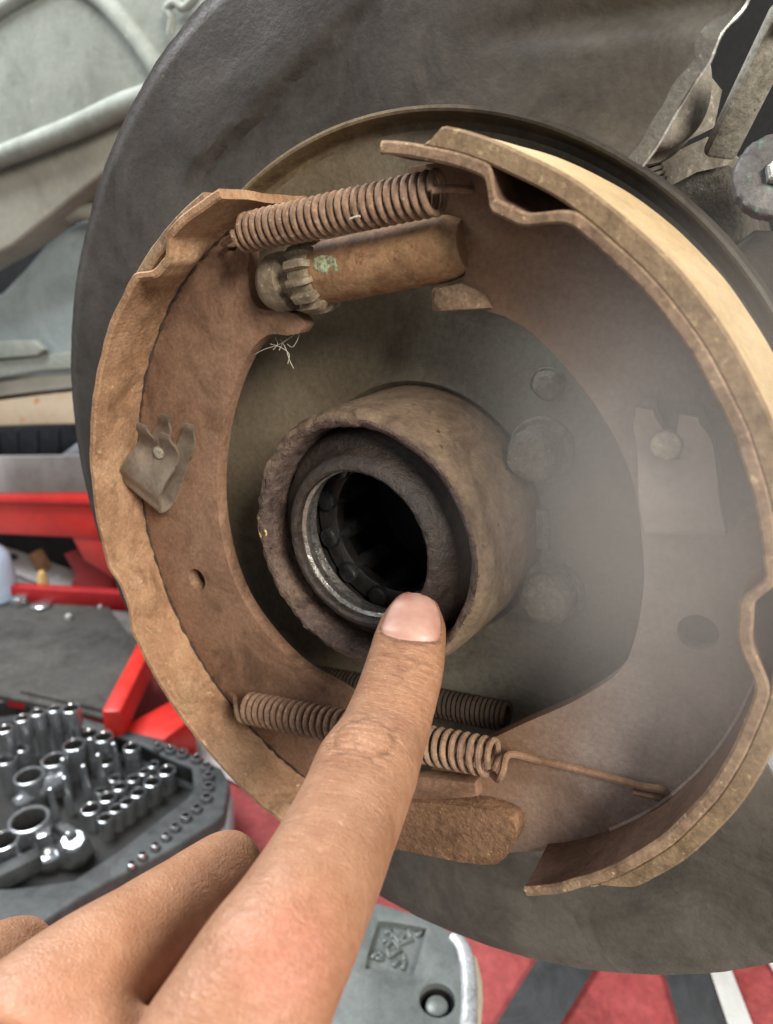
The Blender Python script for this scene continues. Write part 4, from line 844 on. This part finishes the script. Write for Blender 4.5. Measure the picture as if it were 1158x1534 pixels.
parts = [('brass_bolt', 'small brass bolt standing on the trolley mat', 'straw', (68, 893), 7, 34), ('steel_nut', 'grey steel nut lying on the trolley mat beside the bottle', 'chrome', (30, 905), 12, 12), ('steel_washer', 'small dull washer on the mat by the brass bolt', 'chrome', (62, 910), 13, 6), ('white_pellet', 'tiny white pellet on the dark trolley mat', 'floor_white', (103, 927), 4, 6), ('white_crumb', 'smaller white crumb on the mat near the red back rail', 'floor_white', (150, 911), 2.6, 4)]
ppos = [[-709.7, -345.0, -342.0], [-716.5, -345.0, -311.8], [-686.1, -345.0, -320.5], [-632.5, -345.0, -320.1], [-623.8, -345.0, -357.6]]
for (nm, lb, mt_, _, r_, h_), p_ in zip(parts, ppos):
    tag(lathe(nm, [(0, h_), (r_ * .5, h_), (r_ * .85, h_ * .85), (r_, h_ * .5), (r_ * .9, 0), (0, 0)], mt_, None, c=p_, axis=(0, 1, 0), n=14 if 'white' in nm else 6), lb, 'fastener' if 'white' not in nm else 'crumb')
dk = [[-967.6, -409.2, -450.0], [-890.3, -379.4, -450.0], [-846.6, -399.7, -450.0]]
for nm, lb, p_, sz, mt_ in [('dark_fitting', 'dark oily fitting in the shade below the red beam', dk[0], 20, 'tyre'), ('brown_fitting', 'rusty brown hose fitting under the red beam', dk[1], 16, 'adjuster'), ('pale_tag', 'narrow pale tag hanging under the red gusset', dk[2], 8, 'case_pale')]:
    tag(box(nm, p_, ((1, .3, 0), (-.3, 1, .2)), (sz * .5, sz, sz * .6), mt_, None, bev=sz * .2), lb, 'fitting' if 'fit' in nm else 'tag')

# ------------------------------------------------------------------ socket case
CT = -350.0; CB = -376.0
cs_ = thing('socket_case', 'dark grey plastic socket case lying open at lower left', 'tool case', [[-356.7, -398.0, -177.0]][0])
fl3 = lambda x, y, z: Vector((x, z, y))
co_px = [[-547.1, -350.0, -31.3], [-617.9, -350.0, -141.2], [-561.5, -350.0, -204.0], [-454.4, -350.0, -210.7], [-371.3, -350.0, -226.4], [-296.2, -350.0, -227.5], [-277.5, -350.0, -217.6], [-256.4, -350.0, -189.3], [-255.5, -350.0, -178.1], [-264.5, -350.0, -137.6], [-277.9, -350.0, -100.4], [-283.8, -350.0, -77.3], [-288.0, -350.0, -49.7], [-295.1, -350.0, -8.6], [-425.6, -350.0, 1.9]]
well_px = [[-533.2, -350.0, -40.1], [-595.3, -350.0, -135.9], [-542.0, -350.0, -191.6], [-446.5, -350.0, -201.1], [-385.5, -350.0, -211.8], [-346.2, -350.0, -211.6], [-318.1, -350.0, -213.8], [-298.3, -350.0, -197.0], [-294.3, -350.0, -185.7], [-296.0, -350.0, -120.9], [-301.0, -350.0, -84.5], [-330.6, -350.0, -57.8], [-386.0, -350.0, -23.0]]
slab('case_rim', [(p[0], p[2]) for p in co_px], CT - 14, CT, 'case', cs_, holes=[[(p[0], p[2]) for p in well_px]], bev=2.2, to3=fl3, seg=3)
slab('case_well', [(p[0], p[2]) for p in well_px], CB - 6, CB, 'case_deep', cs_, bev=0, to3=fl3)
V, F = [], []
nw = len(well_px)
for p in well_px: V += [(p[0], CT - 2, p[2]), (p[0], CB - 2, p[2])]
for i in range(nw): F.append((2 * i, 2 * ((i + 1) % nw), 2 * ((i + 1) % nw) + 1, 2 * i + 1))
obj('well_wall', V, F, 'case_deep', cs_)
cen = Vector((sum(p[0] for p in co_px) / len(co_px), 0, sum(p[2] for p in co_px) / len(co_px)))
sh = [(p[0] + (cen.x - p[0]) * -.012, p[2] + (cen.z - p[2]) * -.012) for p in co_px]
slab('case_shell', sh, -398.5, CT - 15, 'case_pale', cs_, holes=[[(p[0], p[2]) for p in well_px]], bev=3, to3=fl3, seg=3)
def ordn(i): return ['first', 'second', 'third', 'fourth', 'fifth', 'sixth', 'seventh', 'eighth', 'ninth', 'tenth', 'eleventh', 'twelfth', 'thirteenth', 'fourteenth', 'fifteenth', 'sixteenth'][i]
def socket_mesh(nm, x, z, r, top, bot, lab, grp, waist=0.0, par=None):
    h = top - bot
    t = thing(nm, lab, 'socket', (x, bot, z), grp)
    prof = [(r * .80, h - 1), (r * .88, h), (r * .96, h - .2), (r, h - 1.2)]
    if waist: prof += [(r, h * .62), (r * waist, h * .55), (r * waist, h * .3), (r * .98, h * .24), (r * .98, 0)]
    else: prof += [(r, h * .55), (r * .97, h * .5), (r * .97, 0)]
    lathe('body', prof, 'chrome', t, c=(x, bot, z), axis=(0, 1, 0), n=28)
    lathe('hollow', [(0, h * .35), (r * .72, h * .36), (r * .74, h - 2), (r * .80, h - .9)], 'socket_dark', t, c=(x, bot, z), axis=(0, 1, 0), n=12)
    return t
deep = [[-457.4, -136.5, 6.9], [-458.8, -153.4, 6.7], [-455.4, -165.9, 6.5], [-447.3, -176.9, 6.0], [-435.6, -185.4, 8.1]]
for i, (x, z, r) in enumerate(deep): socket_mesh('deep_socket', x, z, r, -316, CB, 'tall chrome deep socket, %s from the left in the back row of the case' % ordn(i), 'deep sockets', waist=.82)
big = [[-456.4, -132.4, 8.7], [-460.1, -149.1, 8.0], [-420.8, -129.7, 12.3], [-421.0, -153.6, 10.9], [-424.0, -175.1, 9.8], [-425.4, -192.0, 8.5], [-410.9, -196.6, 8.7], [-378.1, -200.6, 7.4]]
wh = ['wide chrome socket at the frame edge in front of the deep sockets', 'chrome socket just right of the edge one, before the deep sockets', 'widest chrome socket of the diagonal row, nearest the extension bar', 'second widest chrome socket of the diagonal row', 'third chrome socket up the diagonal row', 'chrome socket right of the deep sockets, left of a pair', 'chrome socket right of the deep sockets, right of a pair', 'chrome socket standing alone near the far bit row']
for i, (x, z, r) in enumerate(big): socket_mesh('chrome_socket', x, z, r, -344, CB, wh[i], 'large sockets')
front = [[-340.3, -205.4, 7.8], [-339.8, -188.8, 7.4], [-339.6, -173.6, 6.7], [-338.7, -161.3, 6.0], [-339.9, -151.6, 6.0], [-339.0, -139.9, 6.1]]
for i, (x, z, r) in enumerate(front): socket_mesh('small_socket', x, z, r, -356, CB, 'small chrome socket, %s from the right in the front row of six' % ordn(i), 'small sockets')
mid = [[-358.4, -206.2, 5.3], [-357.8, -195.3, 5.2], [-358.8, -184.6, 5.7], [-360.4, -171.9, 6.5], [-358.8, -157.7, 7.2], [-359.4, -141.9, 7.9]]
for i, (x, z, r) in enumerate(mid): socket_mesh('small_socket', x, z, r, -358, CB, 'small chrome socket, %s from the right in the row behind the front six' % ordn(i), 'small sockets')
back = [[-375.7, -201.4, 5.7], [-375.1, -177.2, 5.2], [-372.1, -160.5, 4.5], [-399.9, -188.3, 7.5]]
for i, (x, z, r) in enumerate(back): socket_mesh('small_socket', x, z, r, -360, CB, ['small socket right beside the lone far socket', 'small socket in the middle of the case among thin bits', 'smallest socket left of the two front rows', 'dark mouthed socket between the thin bits'][i], 'small sockets')
hug = [[-373.2, -98.9, 15.4], [-369.7, -75.6, 11.4]]
for i, (x, z, r) in enumerate(hug): socket_mesh('large_socket', x, z, r, -342, CB, ['biggest chrome socket with wide open mouth in the case', 'big chrome socket cut by the left edge below the biggest one'][i], 'largest sockets')
rim = [[-361.1, -215.5, 5.0], [-349.2, -218.6, 5.3], [-336.1, -220.4, 5.6], [-320.6, -222.8, 5.5], [-306.1, -219.6, 5.4], [-296.1, -212.0, 5.1], [-286.7, -202.6, 5.0], [-279.0, -192.7, 5.1], [-277.0, -179.7, 4.8], [-277.1, -168.5, 4.7], [-276.2, -156.7, 4.4], [-274.9, -146.3, 4.0], [-274.1, -135.2, 3.7], [-275.0, -124.1, 3.7], [-274.6, -114.1, 3.6]]
for i, (x, z, r) in enumerate(rim):
    t = thing('bit_socket', 'tiny silver socket, %s clockwise along the case rim' % ordn(i), 'socket', (x, CT, z), 'tiny sockets in the case rim')
    lathe('body', [(r * .55, 4), (r * .62, 4.6), (r * .78, 4.5), (r * .84, 3.6), (r * .84, .3)], 'chrome', t, c=(x, CT, z), axis=(0, 1, 0), n=20)
    lathe('hollow', [(0, .8), (r * .55, .9), (r * .56, 4.2)], 'socket_dark', t, c=(x, CT, z), axis=(0, 1, 0), n=10)
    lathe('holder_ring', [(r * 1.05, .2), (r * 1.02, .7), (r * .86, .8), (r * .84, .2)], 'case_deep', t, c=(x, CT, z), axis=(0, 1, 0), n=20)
bits = [[-410.2, -350.0, -183.1], [-406.6, -350.0, -167.4], [-406.8, -350.0, -153.0], [-387.4, -350.0, -189.9], [-386.2, -350.0, -173.0], [-384.7, -350.0, -157.1], [-385.3, -350.0, -139.5], [-383.3, -350.0, -125.2]]
for i, p in enumerate(bits):
    t = thing('driver_bit', 'thin steel driver bit, %s of the slanting bit rows from the top' % ordn(i), 'bit', (p[0], CB, p[2]), 'driver bits')
    lathe('shank', [(0, 40), (1.8, 39), (2.6, 30), (2.6, 22), (3.6, 20), (3.6, 0)], 'chrome', t, c=(p[0], CB, p[2]), axis=(0, 1, 0), n=6)
xb = thing('extension_bar', 'grey steel extension bar lying between the socket rows', 'extension bar', [[-424.8, -372.0, -137.9]][0])
e0, e1 = [[-415.7, -360.0, -110.9], [-412.9, -360.0, -152.4]]
ea = Vector(e1) - Vector(e0); el = ea.length
lathe('bar', [(0, 0), (5, 0), (7, 2), (7, el * .25), (5.5, el * .28), (5.5, el * .42), (7.5, el * .46), (7.5, el * .62), (9.5, el * .66), (9.5, el * .97), (8, el), (0, el)], 'chrome', xb, c=e0, axis=ea, n=24)
uj = thing('universal_joint', 'chrome universal joint standing in the case front', 'joint', [[-370.8, -390.0, -127.3]][0])
ujp = [[-345.7, -352.0, -113.2], [-348.3, -352.0, -101.2], [-342.9, -352.0, -120.7]]
lathe('yoke', [(0, 34), (8, 34), (12, 30), (14, 20), (13, 6), (9, 0), (0, 0)], 'chrome', uj, c=(ujp[0][0], -386, ujp[0][2]), axis=(.25, 1, .1), n=8)
box('cross_arm', (ujp[0][0] - 6, -355, ujp[0][2]), ((1, .4, .2), (0, 1, 0)), (15, 4, 4), 'chrome', uj, bev=1.2)
bs = thing('square_adapter', 'chrome square drive adapter on a round flange near the front', 'adapter', [[-378.5, -390.0, -110.0]][0])
sp_ = [[-354.8, -362.0, -98.2]][0]
lathe('flange', [(0, 24), (10, 24), (12.5, 22), (12.5, 16), (10, 12), (8, 0), (0, 0)], 'chrome', bs, c=(sp_[0], -386, sp_[2]), axis=(0, 1, 0), n=24)
box('square_drive', (sp_[0], -354, sp_[2]), ((1, 0, .5), (0, 1, 0)), (5, 9, 5), 'chrome', bs, bev=1)
tg = thing('ratchet_handle', 'dark grey ratchet handle across the near corner of the case', 'ratchet', [[-362.5, -380.0, -77.8]][0])
t0, t1 = [[-354.0, -350.0, -33.2], [-338.2, -350.0, -84.6]]
beam('grip', t0, t1, 16, 14, 'case', tg, bev=5)

# ------------------------------------------------------------------ grey jack body with embossed mark
jy = -300.0
jk = thing('grey_jack_body', 'grey cast metal housing with embossed square mark below the shield', 'jack', [[-88.9, -398.0, -182.6]][0])
jo = [[-119.8, -300.0, -129.9], [-85.5, -300.0, -144.5], [-52.7, -300.0, -151.9], [-31.1, -300.0, -150.8], [-21.2, -300.0, -139.4], [-12.0, -300.0, -122.4], [-5.3, -300.0, -105.8], [1.8, -300.0, -73.5], [-64.3, -300.0, -31.9]]
em = [[-74.1, -300.0, -136.3], [-52.5, -300.0, -145.1], [-49.1, -300.0, -143.1], [-42.6, -300.0, -120.2], [-43.9, -300.0, -115.3], [-63.0, -300.0, -107.4], [-67.5, -300.0, -108.8], [-75.1, -300.0, -131.5]]
bo = [[-24.1, -300.0, -111.3]][0]
jz = lambda p: (p[0], p[2])
k_ = 72 / 1100
def scale_about(pts, c, s): return [(c[0] + (x - c[0]) * s, c[1] + (y - c[1]) * s) for x, y in pts]
emp = [jz(p) for p in em]; ecen = (sum(p[0] for p in emp) / 8, sum(p[1] for p in emp) / 8)
brad = 9.5
emo = [(p.x, p.y) for p in smooth_path([(x, y, 0) for x, y in emp], 5, True)]
slab('housing', [jz(p) for p in jo], -398, jy, 'grey_metal', jk, holes=[emo, ring(brad, 28, (bo[0], bo[2]))], bev=2.5, to3=fl3, seg=3)
slab('mark_floor', scale_about(emo, ecen, 1.04), jy - 12, jy - 4, 'grey_metal', jk, bev=0, to3=fl3)
def strokes(nm, lines, w):
    for ln in lines:
        pts = [Vector((p[0], jy - 3.6, p[2])) for p in ln]
        for a, b in zip(pts, pts[1:]): beam(nm, a + (a - b).normalized() * w * .35, b + (b - a).normalized() * w * .35, 3.0, w, 'grey_metal', jk, bev=.5)
strokes('embossed_stroke', [[[-64.6, -303.0, -125.3], [-64.3, -303.0, -131.6], [-57.2, -303.0, -128.2], [-59.9, -303.0, -121.4], [-64.6, -303.0, -125.3]], [[-64.3, -303.0, -131.6], [-67.4, -303.0, -135.9], [-69.9, -303.0, -133.0]], [[-67.4, -303.0, -135.9], [-59.1, -303.0, -131.3], [-55.0, -303.0, -137.4], [-59.4, -303.0, -140.9]], [[-59.1, -303.0, -131.3], [-60.5, -303.0, -137.5]], [[-53.6, -303.0, -141.0], [-52.5, -303.0, -143.9]], [[-67.8, -303.0, -115.6], [-67.1, -303.0, -119.4], [-64.4, -303.0, -120.7], [-63.0, -303.0, -117.8], [-65.2, -303.0, -116.4]], [[-54.0, -303.0, -126.8], [-51.0, -303.0, -123.7], [-49.8, -303.0, -119.1]], [[-55.0, -303.0, -117.8], [-54.5, -303.0, -121.9]], [[-67.7, -303.0, -127.7], [-66.1, -303.0, -130.0]]], 2.2)
lathe('recess', [(brad * 1.05, 0), (brad * .98, -6), (brad * .9, -16), (0, -16)], 'dark', jk, c=(bo[0], jy, bo[2]), axis=(0, 1, 0), n=32)
lathe('bolt', [(0, -3), (brad * .42, -3), (brad * .6, -4.2), (brad * .66, -6.5), (brad * .66, -16)], 'grey_metal', jk, c=(bo[0], jy, bo[2]), axis=(0, 1, 0), n=32)
e_px = [[-34.5, -300.0, -150.8], [-26.1, -300.0, -146.0], [-17.9, -300.0, -134.4], [-10.6, -300.0, -121.1], [-4.0, -300.0, -104.6], [2.8, -300.0, -74.1]]
tube('bright_edge', smooth_path([(p[0], jy - 3.5, p[2]) for p in e_px], 5), 5.2, 'grey_edge', jk, n=12)
lbp = [[[-23.3, -304.0, -149.1], [-15.4, -304.0, -136.3], [-8.5, -304.0, -123.7], [-0.5, -304.0, -104.1]], [[-24.9, -326.0, -163.4], [-16.1, -326.0, -152.0], [-10.3, -326.0, -140.7], [-2.7, -326.0, -120.3]]]
V = [tuple(p) for p in lbp[0]] + [tuple(p) for p in lbp[1]]
V += [(x - 6, y - 6, z) for x, y, z in V]
F = []
for i in range(3): F += [(i, i + 1, 5 + i, 4 + i), (8 + 4 + i, 8 + 5 + i, 8 + i + 1, 8 + i)]
lp_ = [0, 1, 2, 3, 7, 6, 5, 4]
for k in range(8): F.append((lp_[k], lp_[(k + 1) % 8], 8 + lp_[(k + 1) % 8], 8 + lp_[k]))
obj('side_label', V, F, 'label', jk)

# ------------------------------------------------------------------ added volume imitating lens glare over the right shoe
hc = [79.7, 23.0, -3.0]
bm = bmesh.new(); bmesh.ops.create_icosphere(bm, subdivisions=4, radius=1.0)
me = bpy.data.meshes.new('glare'); bm.to_mesh(me); bm.free()
hz = bpy.data.objects.new('glare', me); COL.objects.link(hz); hz['kind'] = 'stuff'; hz['label'] = 'added milky haze drifting over the right brake shoe'; hz['category'] = 'glare'
hz.location = W(hc); hz.scale = (.054, .026, .068); hz.rotation_euler = (0, math.radians(-20), 0)
m = bpy.data.materials.new('glare_volume'); m.use_nodes = True; nt = m.node_tree; nt.nodes.remove(nt.nodes['Principled BSDF'])
pv = nd(nt, 'ShaderNodeVolumePrincipled'); nt.links.new(pv.outputs[0], nt.nodes['Material Output'].inputs['Volume'])
pv.inputs['Color'].default_value = (1, .965, .93, 1); pv.inputs['Anisotropy'].default_value = .2
tc = nd(nt, 'ShaderNodeTexCoord'); ln = nd(nt, 'ShaderNodeVectorMath', operation='LENGTH'); nt.links.new(tc.outputs['Object'], ln.inputs[0])
mr = nd(nt, 'ShaderNodeMapRange', interpolation_type='SMOOTHSTEP'); nt.links.new(ln.outputs['Value'], mr.inputs[0])
mr.inputs[1].default_value = 1.0; mr.inputs[2].default_value = .0; mr.inputs[3].default_value = 0; mr.inputs[4].default_value = 24.0
nt.links.new(mr.outputs[0], pv.inputs['Density']); me.materials.append(m)
m.cycles.homogeneous_volume = False
sc.cycles.volume_step_rate = 3.0; sc.cycles.volume_max_steps = 64; sc.cycles.volume_bounces = 1
